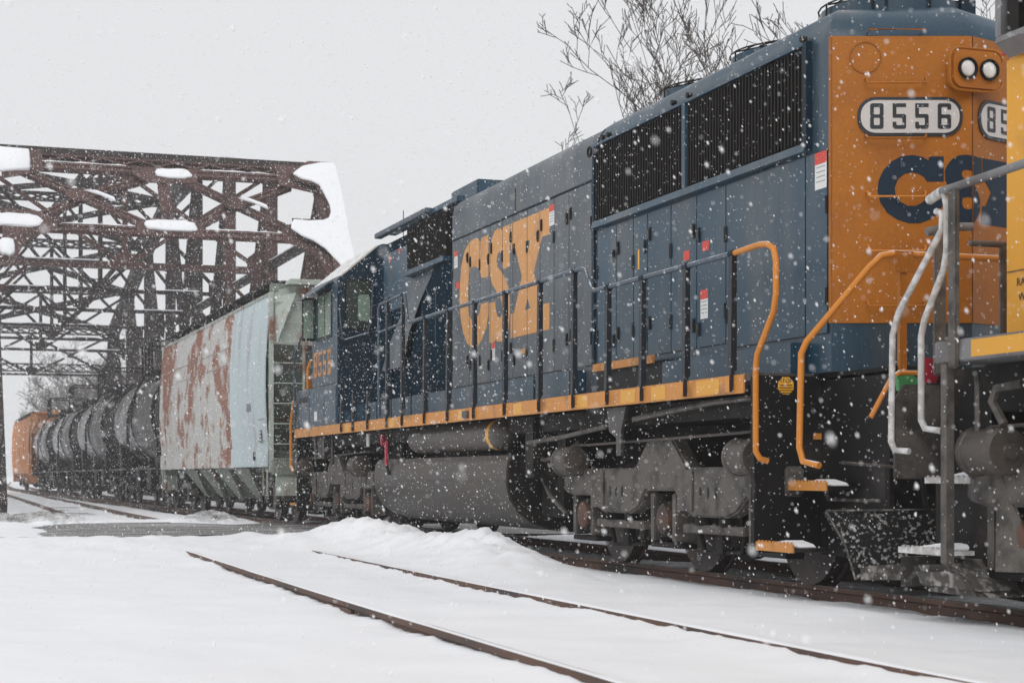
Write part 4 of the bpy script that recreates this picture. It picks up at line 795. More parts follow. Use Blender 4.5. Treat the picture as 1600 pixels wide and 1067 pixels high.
P(L2, 'stanchion', MB().box(-0.70,-0.62,10.43,10.47,1.66,2.56), M['grime'], bevel=0.01)
P(L2, 'pilot_plow', MB().loft([[(-1.40,10.62,0.14),(-0.6,10.68,0.14),(XC,10.72,0.14),(1.4,10.62,0.14)],[(-1.46,10.52,0.36),(-0.6,10.58,0.36),(XC,10.62,0.36),(1.46,10.52,0.36)],[(-1.46,10.0,0.36),(-0.6,10.0,0.36),(XC,10.0,0.36),(1.46,10.0,0.36)],[(-1.30,9.7,0.12),(-0.6,9.7,0.12),(XC,9.7,0.12),(1.3,9.7,0.12)]], closed=False), M['plow_heavy'], smooth=50)
P(L2, 'packed_snow', MB().prism([(9.7,0.12),(10.35,0.13),(10.5,0.30),(10.0,0.33),(9.8,0.28)], 'x', -1.42, -1.0), M['plow_heavy'], bevel=0.05)
P(L2, 'sand_hose', MB().tube([(-1.4,9.70,1.60),(-1.42,9.66,1.5),(-1.42,9.66,1.2),(-1.4,9.6,1.1)],0.02,6), M['grime'], smooth=50)
P(L2, 'sand_hose', MB().tube([(-1.4,9.2,1.50),(-1.42,9.45,1.48),(-1.42,9.5,1.4),(-1.4,9.4,1.25)],0.03,6), M['grime'], smooth=50)
P(L2, 'pilot_sheet', MB().add([(-1.30,9.62,1.0),(-1.34,9.58,0.3),(-1.22,9.30,0.3),(-1.26,9.60,1.0),(-1.28,9.63,1.0),(-1.32,9.60,0.3),(-1.2,9.33,0.3),(-1.24,9.62,1.0)],[(0,1,2,3),(7,6,5,4),(0,4,5,1),(1,5,6,2),(2,6,7,3),(3,7,4,0)]), M['grime'])
truck(7.45, root=L2)
# ------------------------------------------------------------------ freight cars
M['seam'] = mat('rusted_seam', (0.30,0.19,0.13), 0.8, var=0.3, scale=2, dirt=(0.45,0.45,0.42), dirt_amt=0.6, dirt_scale=1.5)
def ftruck(root, yc):
    t = bpy.data.objects.new('truck', None); COL.objects.link(t); t.parent = root; t.location = Vector((0, yc, 0)) - Vector(root.location)
    for s in (1, -1):
        P(t, 'side_frame', MB().prism([(yc-1.15,0.58),(yc-1.15,0.42),(yc-0.6,0.42),(yc-0.35,0.25),(yc+0.35,0.25),(yc+0.6,0.42),(yc+1.15,0.42),(yc+1.15,0.58),(yc+0.5,0.78),(yc-0.5,0.78)], 'x', s*-1.12, s*-0.98), M['grime'], bevel=0.02)
        for a in (-0.86, 0.86):
            P(t, 'wheel', MB().lathe([(0.05,-0.05*s),(0.28,-0.02*s),(0.42,-0.06*s),(0.455,-0.06*s),(0.458,0.05*s),(0.485,0.06*s),(0.485,0.08*s),(0.30,0.04*s),(0.05,0.06*s)], (s*-0.755,yc+a,0.46), 'x', 26), M['wheel'], smooth=35)
            P(t, 'bearing_cap', MB().cyl((s*-1.17,yc+a,0.47),(s*-1.0,yc+a,0.47),0.11,12), M['grime_dark'], smooth=40)
        P(t, 'spring_nest', MB().cyl((s*-1.05,yc,0.30),(s*-1.05,yc,0.70),0.16,10), M['grime_dark'], smooth=40)
    for a in (-0.86, 0.86): P(t, 'axle', MB().cyl((-1,yc+a,0.46),(1,yc+a,0.46),0.08,8), M['wheel'])
    P(t, 'bolster', MB().box(-1.1,1.1,yc-0.2,yc+0.2,0.55,0.85), M['grime_dark'])
def hopper(y0, y1, label, sidem, patchm, patch_y, greens, rust_ribs=True):
    h = thing('hopper_car', label, 'hopper car', (0, (y0+y1)/2, 0))
    prof = [(-1.52,1.12),(-1.535,1.45),(-1.58,1.9),(-1.605,2.5),(-1.60,3.1),(-1.57,3.6),(-1.53,4.05),(-1.47,4.42)]
    def side(a, b, m, s=1):
        mb = MB(); mb.loft([[(s*x,y,z) for x,z in prof]+[(s*(x+0.03),y,z) for x,z in prof[::-1]] for y in (a,b)])
        return P(h, 'side_panel', mb, m, smooth=40)
    if patch_y:
        side(y0, patch_y, patchm); side(patch_y+0.006, y1, sidem)
    else: side(y0, y1, sidem)
    side(y0, y1, sidem, -1)
    P(h, 'side_sill', MB().box(-1.575,-1.53,y0-0.05,(patch_y or y0)+0.0,1.10,1.50), patchm or sidem, bevel=0.01)
    P(h, 'side_sill', MB().box(-1.570,-1.53,(patch_y or y0)+0.004,y1+0.05,1.10,1.48), sidem, bevel=0.01)
    P(h, 'roof', MB().prism([(-1.47,4.40),(-1.15,4.62),(-0.5,4.74),(0.5,4.74),(1.15,4.62),(1.47,4.40)], 'y', y0, y1), greens[0], smooth=30)
    P(h, 'roof_edge', MB().box(-1.49,-1.42,y0-0.05,y1+0.05,4.41,4.47), greens[0])
    rb = P(h, 'running_board', MB().box(-1.40,-1.05,y0+0.3,y1-0.1,4.70,4.73), M['grime_dark'])
    n = int((y1-y0)/2.1)
    for k in range(n+1):
        P(rb, 'board_bracket', MB().box(-1.38,-1.35,y0+0.4+k*(y1-y0-0.8)/n-0.02,y0+0.4+k*(y1-y0-0.8)/n+0.02,4.45,4.70), M['grime'])
    for k in range(3):
        P(h, 'hatch', MB().cyl((0,y0+2+k*(y1-y0-4)/2,4.73),(0,y0+2+k*(y1-y0-4)/2,4.88),0.45,18), greens[0], smooth=40)
    for s, ye in ((1,y0),(-1,y1)):
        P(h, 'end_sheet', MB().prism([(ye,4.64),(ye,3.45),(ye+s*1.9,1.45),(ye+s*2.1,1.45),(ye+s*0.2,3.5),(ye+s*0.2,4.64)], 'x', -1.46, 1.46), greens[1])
        P(h, 'end_top', MB().prism([(-1.44,3.46),(1.44,3.46),(1.44,4.42),(1.15,4.60),(-1.15,4.60),(-1.44,4.42)], 'y', ye-s*0.012, ye-s*0.002), greens[0])
        P(h, 'end_cap', MB().prism([(-1.2,4.60),(1.2,4.60),(1.15,4.70),(-1.15,4.70)], 'y', ye-s*0.35, ye+s*0.1), greens[0])
        for x in (-1.52, 1.44):
            P(h, 'corner_post', MB().box(x,x+0.08,ye-s*0.06-0.05,ye-s*0.06+0.05,1.0,4.45), greens[0])
        P(h, 'end_sill', MB().box(-1.5,1.5,ye-s*0.35-0.15,ye-s*0.35+0.15,0.95,1.22), greens[1])
        P(h, 'end_platform', MB().box(-1.45,1.45,min(ye-s*0.5,ye+s*1.9),max(ye-s*0.5,ye+s*1.9),1.23,1.27), greens[1])
        P(h, 'draft_gear', MB().box(-0.22,0.22,min(ye-s*0.95,ye+s*1.0),max(ye-s*0.95,ye+s*1.0),0.70,1.0), M['grime_dark'])
        for k in range(9):
            P(h, 'ladder_rung', MB().cyl((-1.44,ye-s*0.12,1.15+k*0.39),(-0.86,ye-s*0.12,1.15+k*0.39),0.013,6), greens[0])
        P(h, 'ladder_rail', MB().box(-0.88,-0.83,ye-s*0.13-0.015,ye-s*0.13+0.015,1.0,4.4), greens[0])
        P(h, 'end_brace', MB().bar((-0.15,ye-s*0.10,1.3),(-0.62,ye-s*0.04,3.46),0.12,0.05,(0,1,0)), greens[0])
        P(h, 'end_brace', MB().bar((0.15,ye-s*0.10,1.3),(0.62,ye-s*0.04,3.46),0.12,0.05,(0,1,0)), greens[0])
        P(h, 'gusset', MB().add([(-1.40,ye-s*0.02,4.38),(-1.02,ye-s*0.20,4.45),(-1.40,ye-s*0.2,3.46),(-1.40,ye-s*0.03,4.38),(-1.02,ye-s*0.215,4.45),(-1.40,ye-s*0.215,3.46)],[(0,1,2),(5,4,3),(0,3,4,1),(1,4,5,2),(2,5,3,0)]), greens[0])
        P(h, 'reservoir', MB().cyl((-0.7,ye+s*0.4,1.5),(0.4,ye+s*0.4,1.5),0.22,16), greens[0], smooth=40)
        P(h, 'side_bracket', MB().box(-1.46,-1.06,ye-s*0.42-0.03,ye-s*0.42+0.03,0.55,0.98), greens[0])
        P(h, 'stirrup', MB().tube([(-1.52,ye+s*0.1,1.1),(-1.52,ye+s*0.1,0.55),(-1.52,ye+s*0.5,0.55),(-1.52,ye+s*0.5,1.1)],0.02,6), greens[0])
        for k in range(5):
            P(h, 'side_rung', MB().tube([(-1.54,ye+s*0.06,1.6+k*0.42),(-1.66,ye+s*0.06,1.6+k*0.42),(-1.66,ye+s*0.42,1.6+k*0.42),(-1.58,ye+s*0.42,1.6+k*0.42)],0.012,5), greens[0]) if k < 2 else None
    P(h, 'side_seam', MB().box(-1.576,-1.55,(patch_y or y0)+0.3,y1,3.665,3.68), sidem if not patch_y else M['seam']); P(h, 'side_seam', MB().box(-1.598,-1.57,(patch_y or y0)+0.3,y1,3.305,3.32), sidem if not patch_y else M['seam'])
    bays = 4; bw = (y1-y0-5.4)/bays
    for k in range(bays):
        a = y0+2.7+k*bw
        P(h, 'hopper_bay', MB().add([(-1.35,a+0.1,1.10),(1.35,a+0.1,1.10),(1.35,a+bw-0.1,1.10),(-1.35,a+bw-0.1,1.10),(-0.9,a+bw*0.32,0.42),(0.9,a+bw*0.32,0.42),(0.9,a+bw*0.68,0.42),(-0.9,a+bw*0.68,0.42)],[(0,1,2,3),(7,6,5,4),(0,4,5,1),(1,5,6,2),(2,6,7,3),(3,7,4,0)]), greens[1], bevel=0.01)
        P(h, 'bay_rib', MB().bar((-1.37,a+0.12,1.08),(-0.95,a+bw*0.32,0.42),0.06,0.12,(0,1,0)), greens[1])
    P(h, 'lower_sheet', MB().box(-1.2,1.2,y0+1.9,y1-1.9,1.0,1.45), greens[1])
    ftruck(h, y0+1.7); ftruck(h, y1-1.7)
    return h
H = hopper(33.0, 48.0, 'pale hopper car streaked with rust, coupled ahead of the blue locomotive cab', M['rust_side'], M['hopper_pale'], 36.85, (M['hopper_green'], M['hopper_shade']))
for y in (39.0, 41.6, 44.2, 46.6):
    P(H, 'rust_rib', MB().loft([[(x-0.006,y-0.03,z),(x-0.006,y+0.03,z),(x+0.01,y+0.03,z),(x+0.01,y-0.03,z)] for x,z in [(-1.535,1.5),(-1.58,1.9),(-1.605,2.5),(-1.60,3.1),(-1.57,3.6),(-1.53,4.05),(-1.475,4.40)]]), M['rust_side'])
P(H, 'data_stencil', MB().box(-1.611,-1.607,34.45,34.85,2.22,2.38), M['grey'])
P(H, 'consolidated_stencil', MB().box(-1.580,-1.575,33.38,33.58,1.58,1.82), M['ink'])
for k in range(3): P(H, 'stencil_line', MB().box(-1.5825,-1.5805,33.41,33.55,1.62+k*0.07,1.645+k*0.07), M['white'])
P(H, 'yellow_tag', MB().box(-1.607,-1.60,38.0,38.15,2.0,2.2), M['letter'])
P(H, 'hand_brake', MB().cyl((-1.60,34.1,1.32),(-1.575,34.1,1.32),0.09,14), M['grime_dark'], smooth=40)
def tank_car(y0, y1):
    h = thing('tank_car', 'x', 'tank car', (0, (y0+y1)/2, 0), 'black tank cars coupled behind the hopper car')
    r, zc = 1.46, 2.72
    pr = [(0.02,0),(0.6,0.06),(1.05,0.20),(1.32,0.40),(1.43,0.58),(1.46,0.75)]
    L = y1-y0-1.8; a = y0+0.9
    full = [(q,a+t) for q,t in pr] + [(q,a+L-t) for q,t in pr[::-1]]
    P(h, 'tank_shell', MB().lathe(full, (0,0,zc), 'y', 40), M['tank'], smooth=50)
    for t in (0.5,):
        y = a+L*t; P(h, 'tank_band', MB().lathe([(1.455,y-0.06),(1.485,y-0.05),(1.485,y+0.05),(1.455,y+0.06)], (0,0,zc), 'y', 40), M['black'], smooth=30)
    P(h, 'end_ring', MB().lathe([(1.40,a+0.50),(1.50,a+0.52),(1.50,a+0.62),(1.40,a+0.64)], (0,0,zc), 'y', 40), M['black'], smooth=30)
    P(h, 'dome', MB().lathe([(0.45,0),(0.45,0.35),(0.38,0.45),(0.02,0.48)], (0,(y0+y1)/2,4.12), 'z', 20), M['black'], smooth=40)
    yc = (y0+y1)/2
    P(h, 'platform', MB().box(-0.95,0.95,yc-1.2,yc+1.2,4.20,4.24), M['black'])
    for sx in (-0.95, 0.95):
        for yy in (yc-1.2, yc-0.4, yc+0.4, yc+1.2):
            P(h, 'railing_post', MB().box(sx-0.03,sx+0.03,yy-0.03,yy+0.03,4.1,5.15), M['black'])
        P(h, 'railing', MB().box(sx-0.03,sx+0.03,yc-1.2,yc+1.2,5.12,5.18), M['black'])
        P(h, 'railing', MB().box(sx-0.02,sx+0.02,yc-1.2,yc+1.2,4.66,4.70), M['black'])
    for yy in (yc-1.2, yc+1.2): P(h, 'railing', MB().box(-0.95,0.95,yy-0.03,yy+0.03,5.12,5.18), M['black'])
    for k in range(9): P(h, 'ladder_rung', MB().cyl((-1.53,yc-0.2,1.2+k*0.33),(-1.53,yc+0.2,1.2+k*0.33),0.016,5), M['black'])
    for dy in (-0.22,0.22): P(h, 'ladder_rail', MB().tube([(-1.55,yc+dy,0.7),(-1.55,yc+dy,2.9),(-1.25,yc+dy,3.7),(-0.95,yc+dy,4.2)],0.025,5), M['black'])
    P(h, 'sill', MB().box(-0.35,0.35,y0+0.1,y1-0.1,0.85,1.20), M['black'])
    P(h, 'side_walk', MB().box(-1.50,-1.30,y0+0.3,y1-0.3,1.12,1.17), M['grime'])
    for yy in (y0+1.9, y1-1.9): P(h, 'saddle', MB().prism([(-1.25,1.0),(1.25,1.0),(1.3,2.0),(0.9,1.55),(0,1.3),(-0.9,1.55),(-1.3,2.0)], 'y', yy-0.25, yy+0.25), M['black'])
    for yy in (y0+0.25, y1-0.25):
        P(h, 'end_sill', MB().box(-1.45,1.45,yy-0.08,yy+0.08,0.95,1.25), M['black'])
        P(h, 'end_rail', MB().tube([(-1.4,yy,1.2),(-1.4,yy,2.2),(1.4,yy,2.2),(1.4,yy,1.2)],0.02,5), M['black'])
    for yy in (y0-0.1, y1+0.1): P(h, 'coupler', MB().box(-0.13,0.13,yy-0.35,yy+0.35,0.75,1.0), M['grime_dark'])
    for yy in (y0+3.6, yc, y1-3.6): P(h, 'underbody_box', MB().box(-0.9,0.9,yy-0.5,yy+0.5,0.5,1.15), M['black'])
    ftruck(h, y0+1.9); ftruck(h, y1-1.9)
    return h
T1 = tank_car(49.3, 62.3)
P(T1, 'yellow_stain', MB().loft([[(-1.468*math.cos(a),50.9+0.35*math.sin(a*3)*0.3+w,2.72+1.468*math.sin(a)) for w in (-0.28,0.28)]+[(-1.45*math.cos(a),50.9+w,2.72+1.45*math.sin(a)) for w in (0.28,-0.28)] for a in [R(38+6*i) for i in range(7)]]), mat('yellow_stain', (0.30,0.17,0.04),0.7,var=0.4,scale=3,dirt=(0.03,0.025,0.02),dirt_amt=0.4), smooth=50)
T1['label'] = 'black tank car with a yellow stain, directly behind the rusty pale hopper car'
labs = ['black tank car second from the rusty pale hopper, brownish dust on its shell', 'black tank car third from the rusty pale hopper, between two other tank cars', 'black tank car coupled to the faded orange hopper car']
for k, (y, lb) in enumerate(zip((70.0, 83.8, 97.8), labs)):
    c = copy_tree(T1); c.location.y = y; c['label'] = lb
    for ch in list(c.children):
        if ch.name.startswith('yellow_stain'): bpy.data.objects.remove(ch)
    pass
bpy.context.view_layer.update()
H2c = hopper(105.2, 123.0, 'faded orange hopper car with ribbed sides at the far end of the train', M['hopper_orange'], None, None, (M['hopper_orange'], M['hopper_orange']))
for k in range(9):
    P(H2c, 'side_rib', MB().loft([[(x-0.06,105.6+k*2.1-0.06,z),(x-0.06,105.6+k*2.1+0.06,z),(x+0.01,105.6+k*2.1+0.10,z),(x+0.01,105.6+k*2.1-0.10,z)] for x,z in [(-1.52,1.12),(-1.58,1.9),(-1.605,2.5),(-1.57,3.6),(-1.47,4.42)]]), M['hopper_orange'])

# ------------------------------------------------------------------ truss bridge
BR = thing('truss_bridge', 'red-brown riveted steel truss railway bridge with snow on its portal', 'bridge', (-1.22, 78, 0))
XR, XL = 3.43, -6.22
NY = [50+8*i for i in range(8)]; NZ = [9.7,11.3,12.8,13.9,13.9,12.8,11.3,9.7]
def laced(name, a, b, w, d, m, up=(1,0,0), pitch=None, th=0.07, lw=0.055, double=True):
    # two flanges set w apart along 'up' x direction, joined by crossed lacing bars
    a = Vector(a); b = Vector(b); dr = (b-a).normalized(); u = Vector(up); u = (u - dr*u.dot(dr)).normalized()
    mb = MB()
    for s in (-1, 1): mb.bar(a+u*s*(w/2-th/2), b+u*s*(w/2-th/2), th if True else d, d, up=dr.cross(u)) if False else mb.bar(a+u*s*(w/2-th/2), b+u*s*(w/2-th/2), d, th, up=u)
    o = P(BR, name, mb, m)
    n = max(2, int((b-a).length/(pitch or w*1.1))); lc = MB(); v = dr.cross(u)
    for i in range(n):
        p = a+(b-a)*(i/n); q = a+(b-a)*((i+1)/n)
        for k, off in enumerate((-d*0.42, d*0.42)):
            lc.bar(p-u*(w/2-th)+v*off, q+u*(w/2-th)+v*off, 0.016, lw, up=dr.cross(v)) if False else lc.bar(p-u*(w/2-th)+v*off, q+u*(w/2-th)+v*off, lw, 0.014, up=v)
            if double: lc.bar(p+u*(w/2-th)+v*(off+0.015), q-u*(w/2-th)+v*(off+0.015), lw, 0.014, up=v)
    P(o, 'lacing', lc, m, kind='stuff')
    return o
BM, BD = M['bridge'], M['bridge_dark']
for X_ in (XR, XL):
    s = 1 if X_ == XR else -1
    # inclined end posts
    for y0_, z0_, y1_, z1_ in ((42.1,0.1,50,9.7),(114,0.1,106,9.7)):
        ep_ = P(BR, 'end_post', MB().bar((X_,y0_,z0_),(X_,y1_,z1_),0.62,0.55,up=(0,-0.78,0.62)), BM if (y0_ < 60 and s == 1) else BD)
        if y0_ < 60 :
            for e in (-0.29, 0.29):
                rv = MB()
                for k in range(60):
                    p = Vector((X_,y0_,z0_)).lerp(Vector((X_,y1_,z1_)), (k+0.5)/60) + Vector((e,-0.22,0.175))
                    rv.add([p+Vector(q)*0.02 for q in ((1,0,0),(-1,0,0),(0,1,0),(0,-1,0),(0,0,1),(0,0,-1))],[(0,2,4),(2,1,4),(1,3,4),(3,0,4),(2,0,5),(1,2,5),(3,1,5),(0,3,5)])
                P(ep_, 'rivets', rv, BM, kind='stuff')
    for i in range(7):
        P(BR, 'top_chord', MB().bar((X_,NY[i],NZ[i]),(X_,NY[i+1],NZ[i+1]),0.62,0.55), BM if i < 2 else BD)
    for i in range(8):
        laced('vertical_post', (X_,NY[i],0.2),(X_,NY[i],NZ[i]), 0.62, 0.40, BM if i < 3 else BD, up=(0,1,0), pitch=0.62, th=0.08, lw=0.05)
    for i in range(7):
        a, b = (i, i+1) if i < 4 else (i+1, i)
        if i == 3:
            laced('diagonal', (X_,NY[3],NZ[3]-0.3),(X_,NY[4],0.5), 0.42, 0.34, BD, up=(0,1,0), th=0.09); laced('diagonal', (X_+0.05,NY[4],NZ[4]-0.3),(X_+0.05,NY[3],0.5), 0.42, 0.30, BD, up=(0,1,0), th=0.09)
        else:
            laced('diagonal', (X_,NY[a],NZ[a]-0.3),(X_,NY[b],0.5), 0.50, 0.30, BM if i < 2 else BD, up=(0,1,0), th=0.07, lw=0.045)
        P(BR, 'bottom_chord', MB().box(X_-0.2,X_+0.2,NY[i],NY[i+1],-0.1,0.25), BD)
        P(BR, 'mid_strut', MB().box(X_-0.10,X_+0.10,NY[i]+0.2,NY[i+1]-0.2,7.9,8.15), BD)
        if i in (0,1,2): P(BR, 'strut_snow', MB().box(X_-0.10,X_+0.10,NY[i]+0.4,NY[i+1]-0.5,8.153,8.20), M['snow'], bevel=0.015)
# sway frames at every inner panel point
XA, XB = XL+0.3, XR-0.3; XM = (XA+XB)/2
for i in range(1, 8):
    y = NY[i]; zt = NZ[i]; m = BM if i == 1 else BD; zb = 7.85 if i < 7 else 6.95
    laced('sway_strut', (XA,y,zt-0.15),(XB,y,zt-0.15), 0.42, 0.36, m, up=(0,0,1), pitch=0.6, th=0.09)
    hb_ = 0.11 if i == 1 else 0.06
    P(BR, 'sway_strut', MB().box(XA,XB,y-0.16,y+0.16,zb-hb_,zb+hb_), m)
    if i == 7: laced('sway_strut', (XA,y,zb+0.40),(XB,y,zb+0.40), 0.5, 0.3, BD, up=(0,0,1), pitch=0.6)
    for k in range(2):
        xa = XA+(XB-XA)*random.uniform(0.02,0.8); P(BR, 'strut_snow', MB().box(xa,min(XB-0.05,xa+random.uniform(0.7,1.8)),y-0.24,y+0.20,zb+hb_+0.003,zb+hb_+0.04), M['snow'], bevel=0.012)
    zt2 = zt-0.4
    npan = 2 if zt2-zb < 2.6 else 2
    for p_ in range(npan):
        xa = XA+(XB-XA)*p_/npan; xb = XA+(XB-XA)*(p_+1)/npan
        for (u0,v0,u1,v1) in ((xa,zb,xb,zt2),(xa,zt2,xb,zb)):
            P(BR, 'sway_brace', MB().bar((u0,y,v0),(u1,y,v1),0.13,0.10,up=(0,1,0)), m)
        P(BR, 'gusset_plate', MB().box((xa+xb)/2-0.17,(xa+xb)/2+0.17,y-0.10,y-0.08,(zb+zt2)/2-0.15,(zb+zt2)/2+0.15), m)
    P(BR, 'sway_post', MB().box(XM-0.08,XM+0.08,y-0.08,y+0.08,zb,zt2), m)
    for xx, s in ((XA,1),(XB,-1)):
        P(BR, 'knee_brace', MB().bar((xx,y,zb-1.5),(xx+s*1.5,y,zb),0.11,0.10,up=(0,1,0)), m)
        P(BR, 'gusset_plate', MB().prism([(xx,zb-0.5),(xx+s*0.5,zb-0.1),(xx+s*0.5,zb+0.4),(xx,zb+0.8)], 'y', y-0.14, y-0.11), m)
    for xx in (XM-0.5, XM+0.05, XM+(XB-XA)*0.22): pass
    # gusset plates at the mid post
    P(BR, 'gusset_plate', MB().box(XM-0.32,XM+0.32,y-0.14,y-0.115,zb+0.1,zb+0.42), m)
# lateral bracing in the top plane and at strut level
for i in range(7):
    for (xa, xb) in ((XA,XB),(XB,XA)):
        laced('top_lateral', (xa,NY[i],NZ[i]-0.1),(xb,NY[i+1],NZ[i+1]-0.1), 0.34, 0.20, BD, up=(1,0,0), pitch=0.85, double=True, th=0.05, lw=0.04)
# portal frame in the plane of the near end posts
nrm = Vector((0,-0.783,0.622)); 
def pt(x, z, out=0.0): return Vector((x, 50-(9.9-z)/1.26, z)) + nrm*out
def pplate(name, poly, o0, o1, m, bevel=0, parent=BR):
    n = len(poly); return P(parent, name, MB().add([pt(x,z,o0) for x,z in poly]+[pt(x,z,o1) for x,z in poly], [tuple(range(n))[::-1],tuple(range(n,2*n))]+[(i,(i+1)%n,n+(i+1)%n,n+i) for i in range(n)]), m, bevel=bevel)
def pbar(name, x0, z0, x1, z1, w, o=0.0, d=0.10):
    a = pt(x0,z0,o); b = pt(x1,z1,o); dr = (b-a).normalized(); u = dr.cross(nrm)
    r = P(BR, name, MB().bar(a,b,w,d,up=nrm), BM)
    for s in (-1, 1): P(r, 'flange_angle', MB().bar(a+u*s*w*0.30+nrm*(d/2+0.018), b+u*s*w*0.30+nrm*(d/2+0.018), w*0.28, 0.03, up=nrm), BM)
    return r
pbar('portal_strut', XA, 9.53, XB, 9.53, 0.30); pbar('portal_strut', XA, 7.62, XB, 7.62, 0.30)
laced('portal_strut', pt(XA,9.78,-0.12), pt(XB,9.78,-0.12), 0.55, 0.16, BM, up=tuple((pt(0,10)-pt(0,9)).normalized()), pitch=0.95, th=0.06, lw=0.07)
P(BR, 'portal_cap', MB().bar(pt(XA,10.12,-0.2),pt(XB,10.12,-0.2),0.5,0.10,up=nrm), BD)
for xa, xb, c in ((-5.3,-1.75,-3.64),(-0.85,2.35,0.62)):
    pbar('portal_brace', xa, 9.40, c, 8.62, 0.26, 0.0); pbar('portal_brace', c, 8.62, xb, 7.75, 0.26, 0.0)
    pbar('portal_brace', xa, 7.75, c, 8.62, 0.26, -0.12); pbar('portal_brace', c, 8.62, xb, 9.40, 0.26, -0.12)
    pplate('gusset_plate', [(c-0.42,8.62),(c-0.2,8.42),(c+0.2,8.42),(c+0.42,8.62),(c+0.2,8.82),(c-0.2,8.82)], 0.075, 0.095, BM)
    pplate('snow_patch', [(c+0.10,8.74),(c+0.55,8.60),(c+0.95,8.42),(c+0.9,8.56),(c+0.45,8.74)], 0.10, 0.17, M['snow'], 0.02)
pbar('portal_post', -1.30, 7.7, -1.30, 9.45, 0.34)
pplate('gusset_plate', [(-2.15,9.62),(-0.3,9.62),(-0.35,9.20),(-0.9,9.12),(-1.75,9.12),(-2.15,9.35)], 0.085, 0.105, BM)
pplate('gusset_plate', [(-2.2,7.46),(-0.4,7.46),(-0.35,7.80),(-0.9,8.0),(-1.7,8.0),(-2.2,7.85)], 0.085, 0.105, BM)
pplate('gusset_plate', [(1.95,9.97),(3.1,9.97),(3.1,9.05),(2.6,9.15),(2.0,9.28)], 0.085, 0.105, BM)
pplate('gusset_plate', [(1.85,7.45),(2.3,7.28),(2.75,6.95),(2.95,6.45),(3.15,6.45),(3.15,8.05),(2.2,8.05),(1.85,7.85)], 0.085, 0.105, BM)
pplate('gusset_plate', [(-5.7,9.97),(-4.6,9.97),(-4.6,9.3),(-5.1,9.15),(-5.7,9.0)], 0.085, 0.105, BM)
pplate('gusset_plate', [(-4.3,7.5),(-4.75,7.35),(-5.2,7.05),(-5.5,6.45),(-5.75,6.3),(-5.75,8.1),(-4.9,8.05),(-4.3,7.85)], 0.085, 0.105, BM)
def blob(name, poly, o0, th):
    # snow lying on the sloping steel: rounded, thicker in the middle
    n = len(poly); cx = sum(p[0] for p in poly)/n; cz = sum(p[1] for p in poly)/n; rings = []
    for k, (sc, o) in enumerate(((1.0,o0),(1.02,o0+th*0.4),(0.97,o0+th*0.8),(0.88,o0+th))):
        rings.append([pt(cx+(x-cx)*sc+random.uniform(-0.012,0.012), cz+(z-cz)*sc+random.uniform(-0.01,0.01), o) for x,z in poly])
    P(BR, name, MB().loft(rings), M['snow'], smooth=60)
def ell(cx, cz, w, h, n=22): return [(cx+w*math.copysign(abs(math.cos(t))**0.6,math.cos(t))*(1+random.uniform(-.05,.05)), cz+h*math.copysign(abs(math.sin(t))**0.7,math.sin(t))*(1+random.uniform(-.12,.12))) for t in [2*math.pi*i/n for i in range(n)]]
blob('snow_patch', ell(-1.0,9.44,0.50,0.14), 0.10, 0.06); blob('snow_patch', ell(-1.25,7.76,0.70,0.17), 0.10, 0.07)
blob('snow_patch', [(-5.75,9.95),(-4.94,9.93),(-4.92,9.6),(-4.96,9.30),(-5.3,9.25),(-5.75,9.2)], 0.10, 0.10)
blob('snow_patch', ell(-5.4,7.72,0.68,0.19), 0.10, 0.07); blob('snow_patch', ell(-5.65,6.9,0.2,0.25), 0.10, 0.10)
RS = [(2.39,9.50),(2.55,9.62),(2.75,9.78),(3.0,9.86),(3.3,9.9),(3.74,9.95),(3.75,9.2),(3.75,8.5),(3.74,7.8),(3.74,7.17),(3.72,6.0),(3.4,6.3),(3.25,6.65),(2.94,7.10),(2.65,7.35),(2.36,7.48),(2.07,7.70),(2.10,7.86),(2.18,7.98),(2.6,7.96),(3.05,8.0),(3.22,8.10),(3.31,8.27),(3.33,8.5),(3.30,8.68),(3.15,9.14),(2.9,9.27),(2.67,9.31)]
n_ = len(RS); P(BR, 'snow_patch', MB().loft([[pt(x+random.uniform(-.01,.01),z+random.uniform(-.012,.012),o) for x,z in RS] for o in (0.285,0.33)]), M['snow'], smooth=50) if False else None
pplate('snow_patch', [(x+random.uniform(-.015,.015),z+random.uniform(-.02,.02)) for x,z in RS], 0.287, 0.35, M['snow'], 0.02)
pplate('post_cover_plate', [(2.95,9.98),(3.75,9.98),(3.75,0.3),(3.1,0.3),(3.1,7.0),(2.7,7.3),(2.4,7.45),(2.1,7.65),(2.15,8.05),(3.05,8.05),(3.25,8.2),(3.25,8.7),(3.0,9.2),(2.5,9.3),(2.35,9.6)], 0.27, 0.285, BM)
for x0_, x1_, z_ in ((-5.2,-2.3,9.66),(-0.2,1.9,9.66),(-4.2,-2.4,7.75),(-0.3,1.8,7.75)):
    a_ = pt(x0_,z_,0.06); b_ = pt(x1_,z_,0.06); P(BR, 'snow_line', MB().tube([a_.lerp(b_,q/14)+Vector((0,0,random.uniform(-0.012,0.012))) for q in range(15)], [0.006]+[random.uniform(0.012,0.035) for q in range(13)]+[0.006], 6), M['snow'], smooth=60)
P(BR, 'abutment', MB().box(-7.5,5.2,41.0,44.5,-3.0,-0.16), M['grey'])
# wires and chord snow
for i in range(2): P(BR, 'chord_snow', MB().bar((XR,NY[i]+0.2,NZ[i]+0.30),(XR,NY[i+1],NZ[i+1]+0.30),0.5,0.06), M['snow'])
